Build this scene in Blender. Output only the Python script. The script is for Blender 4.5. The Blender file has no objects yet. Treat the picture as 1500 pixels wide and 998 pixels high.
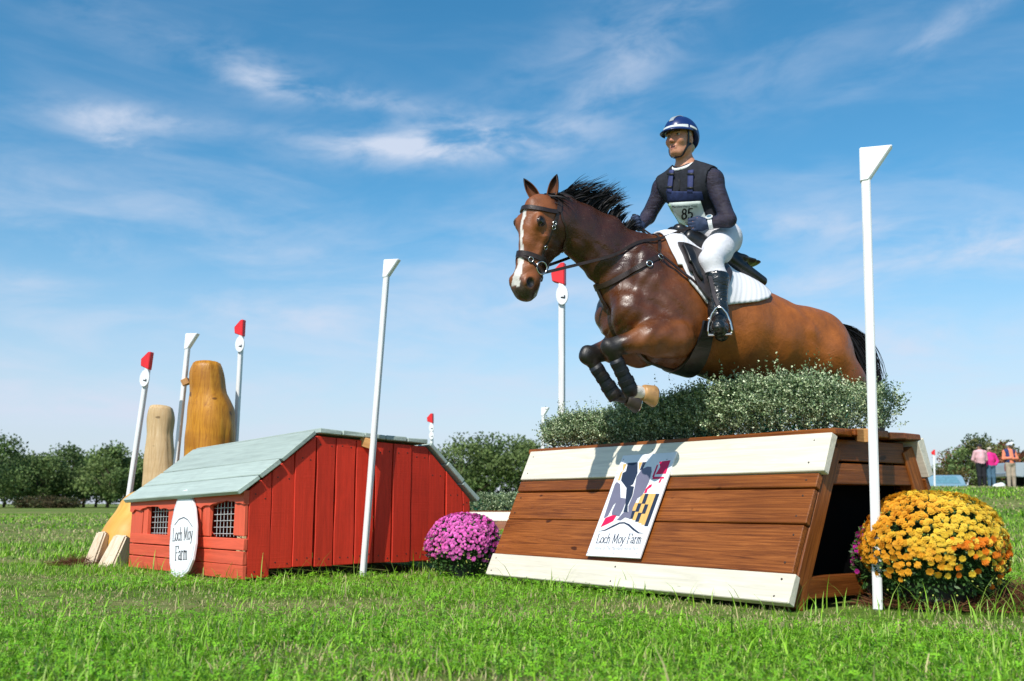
import bpy, bmesh, math, random
import numpy as np
from mathutils import Matrix, Vector
R = math.radians
random.seed(7); rng = np.random.default_rng(7)
sc = bpy.context.scene
COL = sc.collection

# ------------------------------------------------------------------ camera
CAMH = 0.5; PITCH = R(9.3); FPX = 1458.0
cam_d = bpy.data.cameras.new('camera'); cam = bpy.data.objects.new('camera', cam_d); COL.objects.link(cam)
cam.location = (0, 0, CAMH); cam.rotation_euler = (R(90) + PITCH, 0, 0)
cam_d.sensor_width = 36.0; cam_d.lens = FPX * 36.0 / 1500.0
cam_d.clip_start = 0.05; cam_d.clip_end = 3000
cam_d.dof.use_dof = True; cam_d.dof.focus_distance = 5.95; cam_d.dof.aperture_fstop = 3.6
sc.camera = cam

# ------------------------------------------------------------------ light and sky
SUN_EL = R(46); SUN_AZ = math.atan2(-0.45, -0.893)          # azimuth of the sun, x = sin, y = cos
S_DIR = Vector((math.cos(SUN_EL) * math.sin(SUN_AZ), math.cos(SUN_EL) * math.cos(SUN_AZ), math.sin(SUN_EL)))
sun_d = bpy.data.lights.new('sun', 'SUN'); sun = bpy.data.objects.new('sun', sun_d); COL.objects.link(sun)
sun_d.energy = 4.7; sun_d.angle = R(0.53); sun_d.color = (1.0, 0.955, 0.88)
sun.rotation_euler = S_DIR.to_track_quat('Z', 'Y').to_euler(); sun.location = (-8, -8, 12)
sc.view_settings.view_transform = 'Standard'; sc.view_settings.look = 'None'
sc.view_settings.exposure = 0.05; sc.view_settings.gamma = 1.0
sc.view_settings.use_curve_mapping = False
sc.cycles.max_bounces = 6; sc.cycles.transparent_max_bounces = 12

def build_world():
    w = bpy.data.worlds.new('World'); sc.world = w; w.use_nodes = True
    nt = w.node_tree; nt.nodes.clear(); N = nt.nodes.new; L = nt.links.new
    out = N('ShaderNodeOutputWorld'); bg = N('ShaderNodeBackground'); L(bg.outputs[0], out.inputs[0])
    sky = N('ShaderNodeTexSky'); sky.sky_type = 'NISHITA'; sky.sun_disc = False
    sky.sun_elevation = SUN_EL; sky.sun_rotation = SUN_AZ
    sky.air_density = 1.0; sky.dust_density = 0.6; sky.ozone_density = 1.6; sky.altitude = 100
    bg.inputs[1].default_value = 0.15
    tc = N('ShaderNodeTexCoord')
    def mth(op, a, b=None, clamp=False):
        n = N('ShaderNodeMath'); n.operation = op; n.use_clamp = clamp
        for i, v in enumerate((a, b)):
            if v is None: continue
            if isinstance(v, (int, float)): n.inputs[i].default_value = v
            else: L(v, n.inputs[i])
        return n.outputs[0]
    sx = N('ShaderNodeSeparateXYZ'); L(tc.outputs['Generated'], sx.inputs[0])
    X, Y, Z = sx.outputs
    az = mth('ARCTAN2', X, Y); el = mth('ARCSINE', Z)
    def noise(sx_, sy_, rot, detail=6, rough=0.6, dist=0.0, seed=0.0):
        c, s = math.cos(rot), math.sin(rot)
        u = mth('ADD', mth('MULTIPLY', az, c), mth('MULTIPLY', el, s))
        v = mth('SUBTRACT', mth('MULTIPLY', el, c), mth('MULTIPLY', az, s))
        cb = N('ShaderNodeCombineXYZ'); L(mth('MULTIPLY', u, sx_), cb.inputs[0]); L(mth('MULTIPLY', v, sy_), cb.inputs[1]); cb.inputs[2].default_value = seed
        t = N('ShaderNodeTexNoise'); t.inputs['Scale'].default_value = 1.0; t.inputs['Detail'].default_value = detail
        t.inputs['Roughness'].default_value = rough; t.inputs['Distortion'].default_value = dist
        L(cb.outputs[0], t.inputs['Vector']); return t.outputs[0]
    def px(u, v):
        d = Vector(((u - 750) / FPX, math.cos(PITCH) - math.sin(PITCH) * (499 - v) / FPX, math.sin(PITCH) + math.cos(PITCH) * (499 - v) / FPX)).normalized()
        return math.atan2(d.x, d.y), math.asin(d.z)
    def sstep(x, a, b):
        n = N('ShaderNodeMapRange'); n.interpolation_type = 'SMOOTHSTEP'
        L(x, n.inputs[0]); n.inputs[1].default_value = a; n.inputs[2].default_value = b; n.inputs[3].default_value = 0; n.inputs[4].default_value = 1
        return n.outputs[0]
    cir = noise(10, 26, R(8), 9, 0.60, .35, 3.0)
    wisp = noise(4.0, 17, R(-4), 7, 0.58, .5, 11.0)
    total = None
    # separate cirrus patches: centre, half size, tilt and strength
    for (u, v, rx, ry, rot, st) in [(625, 215, 190, 30, 5, .95), (690, 200, 110, 22, -4, .7), (560, 215, 160, 16, -3, .55), (170, 172, 130, 22, 2, .9), (172, 210, 55, 18, -20, .85),
                                    (392, 118, 60, 26, -14, .8), (520, 145, 200, 16, -4, .5), (55, 590, 150, 40, 4, .7), (20, 405, 70, 18, -4, .6), (1420, 355, 190, 34, -4, .75),
                                    (1230, 410, 200, 32, 2, .65), (940, 90, 230, 40, 38, .45), (1380, 45, 160, 20, 24, .5), (420, 465, 180, 26, -4, .5), (760, 440, 220, 26, 3, .5), (100, 365, 90, 20, -8, .4),
                                    (310, 590, 260, 40, 3, .55), (1190, 330, 130, 20, -3, .5), (60, 330, 150, 14, -10, .3), (1330, 500, 240, 40, 0, .5), (900, 40, 300, 60, 30, .30), (1100, 120, 300, 60, 20, .25), (260, 60, 320, 40, -10, .25), (300, 320, 420, 60, -5, .28), (1050, 330, 500, 60, 3, .25), (700, 540, 600, 60, 0, .35)]:
        a0, e0 = px(u, v); c, s = math.cos(R(rot)), math.sin(R(rot))
        da = mth('SUBTRACT', az, a0); de = mth('SUBTRACT', el, e0)
        uu = mth('ADD', mth('MULTIPLY', da, c), mth('MULTIPLY', de, s)); vv = mth('SUBTRACT', mth('MULTIPLY', de, c), mth('MULTIPLY', da, s))
        q = mth('ADD', mth('POWER', mth('ABSOLUTE', mth('MULTIPLY', uu, FPX / rx)), 2.0), mth('POWER', mth('ABSOLUTE', mth('MULTIPLY', vv, FPX / ry)), 2.0))
        m = mth('MULTIPLY', mth('EXPONENT', mth('MULTIPLY', q, -1.1)), st)
        total = m if total is None else mth('ADD', total, m)
    dens = mth('MULTIPLY', total, sstep(cir, 0.33, 0.72))
    veil = mth('MULTIPLY', sstep(wisp, 0.42, 0.75), mth('ADD', mth('MULTIPLY', sstep(el, 0.50, 0.0), 0.62), 0.06))
    haze = mth('MULTIPLY', sstep(el, 0.30, 0.0), 0.80)
    dens = mth('ADD', mth('MULTIPLY', dens, 0.85), veil, True)
    mix = N('ShaderNodeMix'); mix.data_type = 'RGBA'; L(mth('MULTIPLY', dens, 0.9), mix.inputs[0])
    hs = N('ShaderNodeHueSaturation'); hs.inputs['Hue'].default_value = 0.487; hs.inputs['Saturation'].default_value = 1.36; hs.inputs['Value'].default_value = 1.0; L(sky.outputs[0], hs.inputs['Color'])
    hz = N('ShaderNodeMix'); hz.data_type = 'RGBA'; L(haze, hz.inputs[0]); L(hs.outputs[0], hz.inputs[6]); hz.inputs[7].default_value = (3.75, 4.3, 5.35, 1)
    L(hz.outputs[2], mix.inputs[6]); mix.inputs[7].default_value = (4.4, 4.85, 5.8, 1)
    L(mix.outputs[2], bg.inputs[0])
build_world()

# ------------------------------------------------------------------ helpers
_fw = np.array([0, math.cos(PITCH), math.sin(PITCH)]); _up = np.array([0, -math.sin(PITCH), math.cos(PITCH)]); _o = np.array([0, 0, CAMH])
def ray(u, v): return _fw + np.array([1., 0, 0]) * (u - 750) / FPX + _up * (499 - v) / FPX
def atz(u, v, z): d = ray(u, v); return _o + d * (z - CAMH) / d[2]
def aty(u, v, y): d = ray(u, v); return _o + d * y / d[1]
def onplane(u, v, p, n): d = ray(u, v); return _o + d * ((np.asarray(p) - _o) @ n) / (d @ n)
def nrm(v): v = np.asarray(v, float); return v / (np.linalg.norm(v) + 1e-12)

WM = {}                                                       # world matrices of things
def frame(o, X, Y, Z):
    m = Matrix.Identity(4)
    for i in range(3):
        m[i][0], m[i][1], m[i][2], m[i][3] = X[i], Y[i], Z[i], o[i]
    return m
def tag(o, label=None, cat=None, group=None, kind=None):
    if label: o['label'] = label
    if cat: o['category'] = cat
    if group: o['group'] = group
    if kind: o['kind'] = kind
    return o
def thing(name, loc, label, cat, group=None, rz=0.0):
    o = bpy.data.objects.new(name, None); COL.objects.link(o); o.empty_display_size = .1
    m = Matrix.Translation(Vector(loc)) @ Matrix.Rotation(rz, 4, 'Z'); o.matrix_basis = m; WM[o] = m
    return tag(o, label, cat, group)

class MB:
    def __init__(s): s.v = []; s.f = []; s.n = 0; s.c = []
    def add(s, v, f, col=None):
        v = np.asarray(v, float).reshape(-1, 3); s.v.append(v)
        s.f.extend([tuple(i + s.n for i in q) for q in f]); s.n += len(v)
        if col is not None: s.c.append(np.broadcast_to(np.asarray(col, float), (len(v), 3)))
        return s
    def hexa(s, p):                                           # 4 bottom points, then 4 top points
        return s.add(p, [(0, 3, 2, 1), (4, 5, 6, 7), (0, 1, 5, 4), (1, 2, 6, 5), (2, 3, 7, 6), (3, 0, 4, 7)])
    def box(s, c, X, Y, Z, h):
        c = np.asarray(c, float); X, Y, Z = (np.asarray(a, float) * k for a, k in zip((X, Y, Z), h))
        return s.hexa([c - X - Y - Z, c + X - Y - Z, c + X + Y - Z, c - X + Y - Z, c - X - Y + Z, c + X - Y + Z, c + X + Y + Z, c - X + Y + Z])
    def abox(s, x0, x1, y0, y1, z0, z1):
        return s.hexa([(x0, y0, z0), (x1, y0, z0), (x1, y1, z0), (x0, y1, z0), (x0, y0, z1), (x1, y0, z1), (x1, y1, z1), (x0, y1, z1)])
    def prism(s, poly, d):                                    # poly: N x 3 planar loop, extruded by vector d
        p = np.asarray(poly, float); n = len(p); v = np.vstack([p, p + np.asarray(d, float)])
        return s.add(v, [tuple(range(n))[::-1], tuple(range(n, 2 * n))] + [(i, (i + 1) % n, n + (i + 1) % n, n + i) for i in range(n)])
    def tube(s, pts, rad, n=8, caps=True, flat=1.0, up=None):
        p = np.asarray(pts, float); m = len(p)
        rad = np.broadcast_to(np.asarray(rad, float), (m,)) if np.ndim(rad) < 2 else np.asarray(rad)
        t = np.gradient(p, axis=0); t /= np.linalg.norm(t, axis=1)[:, None] + 1e-12
        u0 = np.array([0, 0, 1.]) if up is None else np.asarray(up, float)
        if up is None and abs(t[0] @ u0) > .9: u0 = np.array([1., 0, 0])
        V = []
        a = np.linspace(0, 2 * math.pi, n, endpoint=False)
        for i in range(m):
            x = u0 - t[i] * (u0 @ t[i]); x = nrm(x); y = np.cross(t[i], x); u0 = x
            V.append(p[i] + rad[i] * (np.outer(np.cos(a), x) + flat * np.outer(np.sin(a), y)))
        f = [(i * n + j, i * n + (j + 1) % n, (i + 1) * n + (j + 1) % n, (i + 1) * n + j) for i in range(m - 1) for j in range(n)]
        if caps: f += [tuple(range(n))[::-1], tuple((m - 1) * n + j for j in range(n))]
        return s.add(np.vstack(V), f)
    def lathe(s, prof, c=(0, 0, 0), n=24, ax=None):
        c = np.asarray(c, float); a = np.linspace(0, 2 * math.pi, n, endpoint=False)
        A = np.eye(3) if ax is None else np.asarray(ax)
        V = [c + (np.outer(np.cos(a), A[0]) + np.outer(np.sin(a), A[1])) * r + A[2] * z for r, z in prof]; m = len(prof)
        f = [(i * n + j, i * n + (j + 1) % n, (i + 1) * n + (j + 1) % n, (i + 1) * n + j) for i in range(m - 1) for j in range(n)]
        f += [tuple(range(n))[::-1], tuple((m - 1) * n + j for j in range(n))]
        return s.add(np.vstack(V), f)
    def strap(s, pts, nors, width, thick):
        p = np.asarray(pts, float); nn = np.asarray(nors, float); m = len(p)
        wd = np.broadcast_to(np.asarray(width, float), (m,))
        t = np.gradient(p, axis=0); t /= np.linalg.norm(t, axis=1)[:, None] + 1e-12
        V = []
        for i in range(m):
            n = nrm(nn[i] - t[i] * (nn[i] @ t[i])); b = np.cross(t[i], n)
            w = b * wd[i] / 2
            V += [p[i] - w * .92 + n * thick, p[i] + w * .92 + n * thick, p[i] + w, p[i] - w]
        f = [(4 * i + j, 4 * i + (j + 1) % 4, 4 * i + 4 + (j + 1) % 4, 4 * i + 4 + j) for i in range(m - 1) for j in range(4)]
        f += [(3, 2, 1, 0), tuple(4 * (m - 1) + j for j in range(4))]
        return s.add(V, f)
    def build(s, name, m, parent=None, smooth=False, bevel=0.0, fr=None, kind=None, fixn=True, seg=1, base=None):
        v = np.vstack(s.v) if s.v else np.zeros((0, 3))
        W = fr
        if W is None:
            if parent is None:
                b = v.mean(0) if base is None else np.asarray(base, float); b = b.copy(); b[2] = v[:, 2].min() if base is None else b[2]
                W = Matrix.Translation(Vector(b))
            else: W = WM[parent]
        Wi = np.array(W.inverted()); vl = v @ Wi[:3, :3].T + Wi[:3, 3]
        me = bpy.data.meshes.new(name); me.from_pydata(vl.tolist(), [], s.f)
        if s.c:
            ca = me.color_attributes.new('Col', 'FLOAT_COLOR', 'POINT')
            cc = np.ones((len(v), 4), np.float32); cc[:, :3] = np.vstack(s.c); ca.data.foreach_set('color', cc.ravel())
        if fixn or bevel > 0:
            bm = bmesh.new(); bm.from_mesh(me)
            if fixn: bmesh.ops.recalc_face_normals(bm, faces=bm.faces)
            if bevel > 0: bmesh.ops.bevel(bm, geom=[e for e in bm.edges if len(e.link_faces) == 2 and e.calc_face_angle(0) > .35], offset=bevel, segments=seg, affect='EDGES', clamp_overlap=True)
            bm.to_mesh(me); bm.free()
        if smooth: me.polygons.foreach_set('use_smooth', [True] * len(me.polygons))
        return link(me, name, m, parent, W, kind)
def link(me, name, m, parent, W, kind=None):
    if m is not None:
        me.materials.clear()
        for q in (m if isinstance(m, (list, tuple)) else [m]): me.materials.append(q)
    o = bpy.data.objects.new(name, me); COL.objects.link(o)
    if parent is not None:
        o.parent = parent; o.matrix_basis = WM[parent].inverted() @ W
    else: o.matrix_basis = W
    WM[o] = W
    if kind: o['kind'] = kind
    return o
def quad_mesh(name, v, f4, m, parent=None, W=None, col=None, smooth=False, kind=None, tri=False):   # fast numpy route; v in the frame of W
    me = bpy.data.meshes.new(name); k = 3 if tri else 4; nf = len(f4)
    me.vertices.add(len(v)); me.vertices.foreach_set('co', np.ascontiguousarray(v, np.float32).ravel())
    me.loops.add(nf * k); me.loops.foreach_set('vertex_index', np.ascontiguousarray(f4, np.int32).ravel())
    me.polygons.add(nf); me.polygons.foreach_set('loop_start', np.arange(0, nf * k, k, dtype=np.int32)); me.polygons.foreach_set('loop_total', np.full(nf, k, np.int32))
    if col is not None:
        ca = me.color_attributes.new('Col', 'FLOAT_COLOR', 'POINT'); cc = np.ones((len(v), 4), np.float32); cc[:, :3] = col; ca.data.foreach_set('color', cc.ravel())
    me.update(calc_edges=True); me.validate()
    if smooth: me.polygons.foreach_set('use_smooth', np.ones(len(me.polygons), bool))
    return link(me, name, m, parent, W if W is not None else (WM[parent] if parent else Matrix.Identity(4)), kind)

def smooth01(x, a, b): t = np.clip((np.asarray(x, float) - a) / (b - a), 0, 1); return t * t * (3 - 2 * t)
_perm = np.random.default_rng(3).random((64, 64))
def vnoise(x, y, s):                                          # cheap tiling value noise
    x = np.asarray(x) * s; y = np.asarray(y) * s; i = np.floor(x).astype(int); j = np.floor(y).astype(int); fx = x - i; fy = y - j
    fx = fx * fx * (3 - 2 * fx); fy = fy * fy * (3 - 2 * fy); g = lambda a, b: _perm[a % 64, b % 64]
    return (g(i, j) * (1 - fx) + g(i + 1, j) * fx) * (1 - fy) + (g(i, j + 1) * (1 - fx) + g(i + 1, j + 1) * fx) * fy

# ------------------------------------------------------------------ materials
def mat(name, base=(.5, .5, .5), rough=.6, spec=.4, metal=0.0, **kw):
    m = bpy.data.materials.new(name); m.use_nodes = True; nt = m.node_tree; b = nt.nodes['Principled BSDF']
    b.inputs['Base Color'].default_value = (*base, 1); b.inputs['Roughness'].default_value = rough; b.inputs['Specular IOR Level'].default_value = spec; b.inputs['Metallic'].default_value = metal
    N = nt.nodes.new; L = nt.links.new
    tc = N('ShaderNodeTexCoord')
    def nz(scale, detail=4, rg=.55, dist=0., vec=(1, 1, 1), w=None):
        mp = N('ShaderNodeMapping'); mp.inputs['Scale'].default_value = vec; L(tc.outputs['Object'], mp.inputs[0])
        oi = N('ShaderNodeObjectInfo'); ad = N('ShaderNodeVectorMath'); ad.operation = 'MULTIPLY_ADD'
        L(oi.outputs['Random'], ad.inputs[0]); ad.inputs[1].default_value = (17., 31., 23.); L(mp.outputs[0], ad.inputs[2])
        t = N('ShaderNodeTexNoise'); t.inputs['Scale'].default_value = scale; t.inputs['Detail'].default_value = detail; t.inputs['Roughness'].default_value = rg; t.inputs['Distortion'].default_value = dist
        L(ad.outputs[0], t.inputs['Vector']); return t.outputs[0]
    def ramp(x, stops):
        r = N('ShaderNodeValToRGB'); e = r.color_ramp.elements
        while len(e) < len(stops): e.new(.5)
        for q, (p, c) in zip(e, stops): q.position = p; q.color = (*c, 1) if len(c) == 3 else c
        L(x, r.inputs[0]); return r.outputs[0]
    def mixc(f, a, bb, mode='MIX'):
        x = N('ShaderNodeMix'); x.data_type = 'RGBA'; x.blend_type = mode
        for i, v in ((0, f), (6, a), (7, bb)):
            if isinstance(v, (int, float)): x.inputs[i].default_value = v
            elif isinstance(v, tuple): x.inputs[i].default_value = (*v, 1)
            else: L(v, x.inputs[i])
        return x.outputs[2]
    def bump(h, st, dist=.005):
        x = N('ShaderNodeBump'); x.inputs['Strength'].default_value = st; x.inputs['Distance'].default_value = dist; L(h, x.inputs['Height'])
        if b.inputs['Normal'].is_linked: L(b.inputs['Normal'].links[0].from_socket, x.inputs['Normal'])
        L(x.outputs[0], b.inputs['Normal'])
    def rnd(lo, hi):
        oi = N('ShaderNodeObjectInfo'); mr = N('ShaderNodeMapRange'); mr.inputs[3].default_value = lo; mr.inputs[4].default_value = hi; L(oi.outputs['Random'], mr.inputs[0]); return mr.outputs[0]
    def setc(c): L(c, b.inputs['Base Color'])
    def attr(n='Col'):
        a = N('ShaderNodeAttribute'); a.attribute_name = n; return a.outputs['Color']
    m['_'] = 0; del m['_']
    class K: pass
    k = K(); k.m = m; k.b = b; k.N = N; k.L = L; k.nz = nz; k.ramp = ramp; k.mixc = mixc; k.bump = bump; k.rnd = rnd; k.setc = setc; k.attr = attr; k.tc = tc; k.nt = nt
    return k
M = {}
def simple(name, base, rough=.6, spec=.4, metal=0., var=.12, scale=9, bmp=0.0, bsc=60):
    k = mat(name, base, rough, spec, metal)
    f = k.nz(scale, 5); lo = tuple(c * (1 - var * 1.6) for c in base); hi = tuple(min(1, c * (1 + var)) for c in base)
    k.setc(k.ramp(f, [(.3, lo), (.7, hi)]))
    if bmp: k.bump(k.nz(bsc, 3), bmp)
    M[name] = k.m; return k
def wood(name, dark, mid, light, rough=.45, grain=(1.2, 22, 22), rv=(.78, 1.15), bmp=.35, spec=.35):
    k = mat(name, mid, rough, spec)
    big = k.nz(1.0, 3, .5, .6, (.8, 3.5, 3.5)); g = k.nz(1.6, 8, .7, 2.2, grain)
    c = k.ramp(g, [(.28, dark), (.5, mid), (.75, light)])
    c = k.mixc(k.ramp(big, [(.42, (0, 0, 0)), (.7, (.55, .55, .55))]), c, dark)
    v = k.N('ShaderNodeHueSaturation'); k.L(k.rnd(*rv), v.inputs['Value']); k.L(c, v.inputs['Color']); k.setc(v.outputs[0])
    kn = k.nz(5.5, 1, .4, 0, (1, 2.2, 2.2)); 
    k.setc(k.mixc(k.ramp(kn, [(.735, (0, 0, 0)), (.765, (.8, .8, .8))]), v.outputs[0], tuple(x * .35 for x in dark)))
    k.bump(g, bmp, .004); M[name] = k.m; return k
wood('stained_wood', (.055, .013, .003), (.245, .072, .014), (.45, .155, .036), .40, grain=(.8, 34, 34), rv=(.78, 1.12), spec=.3, bmp=.6)
wood('raw_log', (.46, .29, .13), (.70, .50, .27), (.80, .64, .42), .65, (16, 16, .9), bmp=.9)
wood('oiled_log', (.26, .085, .006), (.60, .25, .018), (.76, .38, .04), .38, (15, 15, .8), bmp=.9)
wood('ochre_log', (.52, .25, .04), (.70, .37, .07), (.78, .46, .12), .5, (2, 2, .8), bmp=.15)
wood('pale_toe', (.5, .36, .22), (.68, .55, .40), (.8, .7, .58), .65, (14, 14, 1), bmp=.4)
wood('block_wood', (.35, .16, .05), (.50, .26, .09), (.62, .36, .14), .6)
def paint(name, base, rough=.55, wear=.25, chip=(.3, .2, .12), gr=(1.0, 18, 18), rv=(.86, 1.08), saw=0.0):
    k = mat(name, base, rough, .35)
    g = k.nz(2.0, 7, .65, 1.0, gr); d = k.nz(3.2, 6, .62)
    c = k.ramp(g, [(.25, tuple(x * .72 for x in base)), (.6, base), (.85, tuple(min(1, x * 1.12) for x in base))])
    c = k.mixc(k.ramp(d, [(.52, (0, 0, 0)), (.78, (wear, wear, wear))]), c, tuple(x * .55 for x in base))
    f = k.nz(9, 9, .75, .3, (1, 3, 3)); c = k.mixc(k.ramp(f, [(.70, (0, 0, 0)), (.73, (.55, .55, .55))]), c, chip)
    v = k.N('ShaderNodeHueSaturation'); k.L(k.rnd(*rv), v.inputs['Value']); k.L(c, v.inputs['Color']); k.setc(v.outputs[0])
    k.bump(g, .35, .004)
    if saw: k.bump(k.nz(1, 2, .5, 0, (120, 3, 3)), saw, .003)
    M[name] = k.m
paint('barn_red', (.68, .038, .015), .55, .45, (.2, .02, .01), saw=.35)
paint('barn_red_lit', (.78, .12, .06), .55, .25, (.4, .2, .12))  # barn red of the front wall, its stronger sunlight put into the colour
paint('roof_teal', (.42, .50, .445), .6, .35, (.33, .34, .30))
paint('roof_edge', (.20, .27, .24), .65, .4, (.15, .15, .12))
paint('cream_paint', (.76, .71, .58), .5, .12, (.60, .52, .38), rv=(.95, 1.03))
paint('white_paint', (.80, .80, .79), .45, .10, (.65, .63, .58), rv=(.96, 1.03))
simple('plastic_white', (.80, .81, .82), .35, .5, var=.03)
simple('plastic_red', (.72, .018, .022), .35, .5, var=.06)
simple('sign_white', (.80, .81, .83), .35, .5, var=.02)
simple('ink_navy', (.025, .035, .065), .4, .4, var=.05)
simple('ink_slate', (.17, .165, .235), .4, .4, var=.05)
simple('ink_red', (.68, .012, .085), .4, .4, var=.05)
simple('ink_gold', (.74, .45, .14), .4, .4, var=.05)
simple('ink_grey', (.45, .46, .48), .5, .3, var=.05)
simple('ink_black', (.02, .02, .022), .5, .3, var=.05)
simple('wire', (.62, .63, .64), .4, .5, .3)
simple('dark_soil', (.03, .022, .016), .9, .2, bmp=.6)
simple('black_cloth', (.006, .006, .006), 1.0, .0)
simple('pot', (.028, .03, .028), .5, .4)
simple('leather_brown', (.030, .016, .011), .38, .5, var=.25, scale=30, bmp=.15, bsc=90)
simple('leather_black', (.012, .012, .013), .32, .5, var=.3, scale=25, bmp=.15, bsc=60)
simple('leather_flap', (.045, .036, .036), .42, .5, var=.25, scale=18, bmp=.12, bsc=70)
k_ = simple('boot_black', (.010, .014, .016), .26, .6, var=.25, scale=14, bmp=.1, bsc=30); k_.bump(k_.nz(9, 3, .5, 1.2, (1, 1, 3.0)), .7, .02)
simple('neoprene', (.010, .013, .020), .5, .4, var=.3, scale=30, bmp=.2, bsc=120)
simple('steel', (.62, .62, .60), .22, .5, 1.0, var=.1)
simple('navy_fabric', (.022, .034, .10), .75, .25, var=.2, scale=40, bmp=.25, bsc=260)
simple('navy_strap', (.045, .055, .15), .7, .25, var=.15, scale=40)
simple('charcoal_fabric', (.022, .024, .032), .8, .2, var=.2, scale=50, bmp=.4, bsc=220)
simple('helmet_navy', (.010, .028, .125), .32, .5, var=.12, scale=14)
simple('helmet_black', (.010, .011, .014), .45, .4)
simple('helmet_grey', (.33, .36, .38), .4, .4)
simple('glove_navy', (.028, .045, .095), .7, .3, var=.2, scale=60, bmp=.3, bsc=140)
k_ = simple('breeches_white', (.66, .66, .69), .7, .2, var=.04, scale=14, bmp=.3, bsc=200); k_.bump(k_.nz(13, 3, .5, 1.8, (1, 1, 1.6)), .28, .015)
simple('collar_white', (.75, .78, .76), .7, .2, var=.04)
simple('lens_black', (.008, .007, .006), .08, .7, var=.1)
simple('hair_black', (.010, .009, .010), .6, .25, var=.3, scale=8)
simple('hair_blonde', (.45, .33, .19), .5, .4)
simple('eye_white', (.42, .38, .35), .25, .5, var=.03)
simple('watch_face', (.12, .22, .28), .2, .5)
simple('bib_white', (.72, .80, .76), .5, .3, var=.04)
simple('bib_green', (.46, .66, .42), .5, .3, var=.06)
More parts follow.
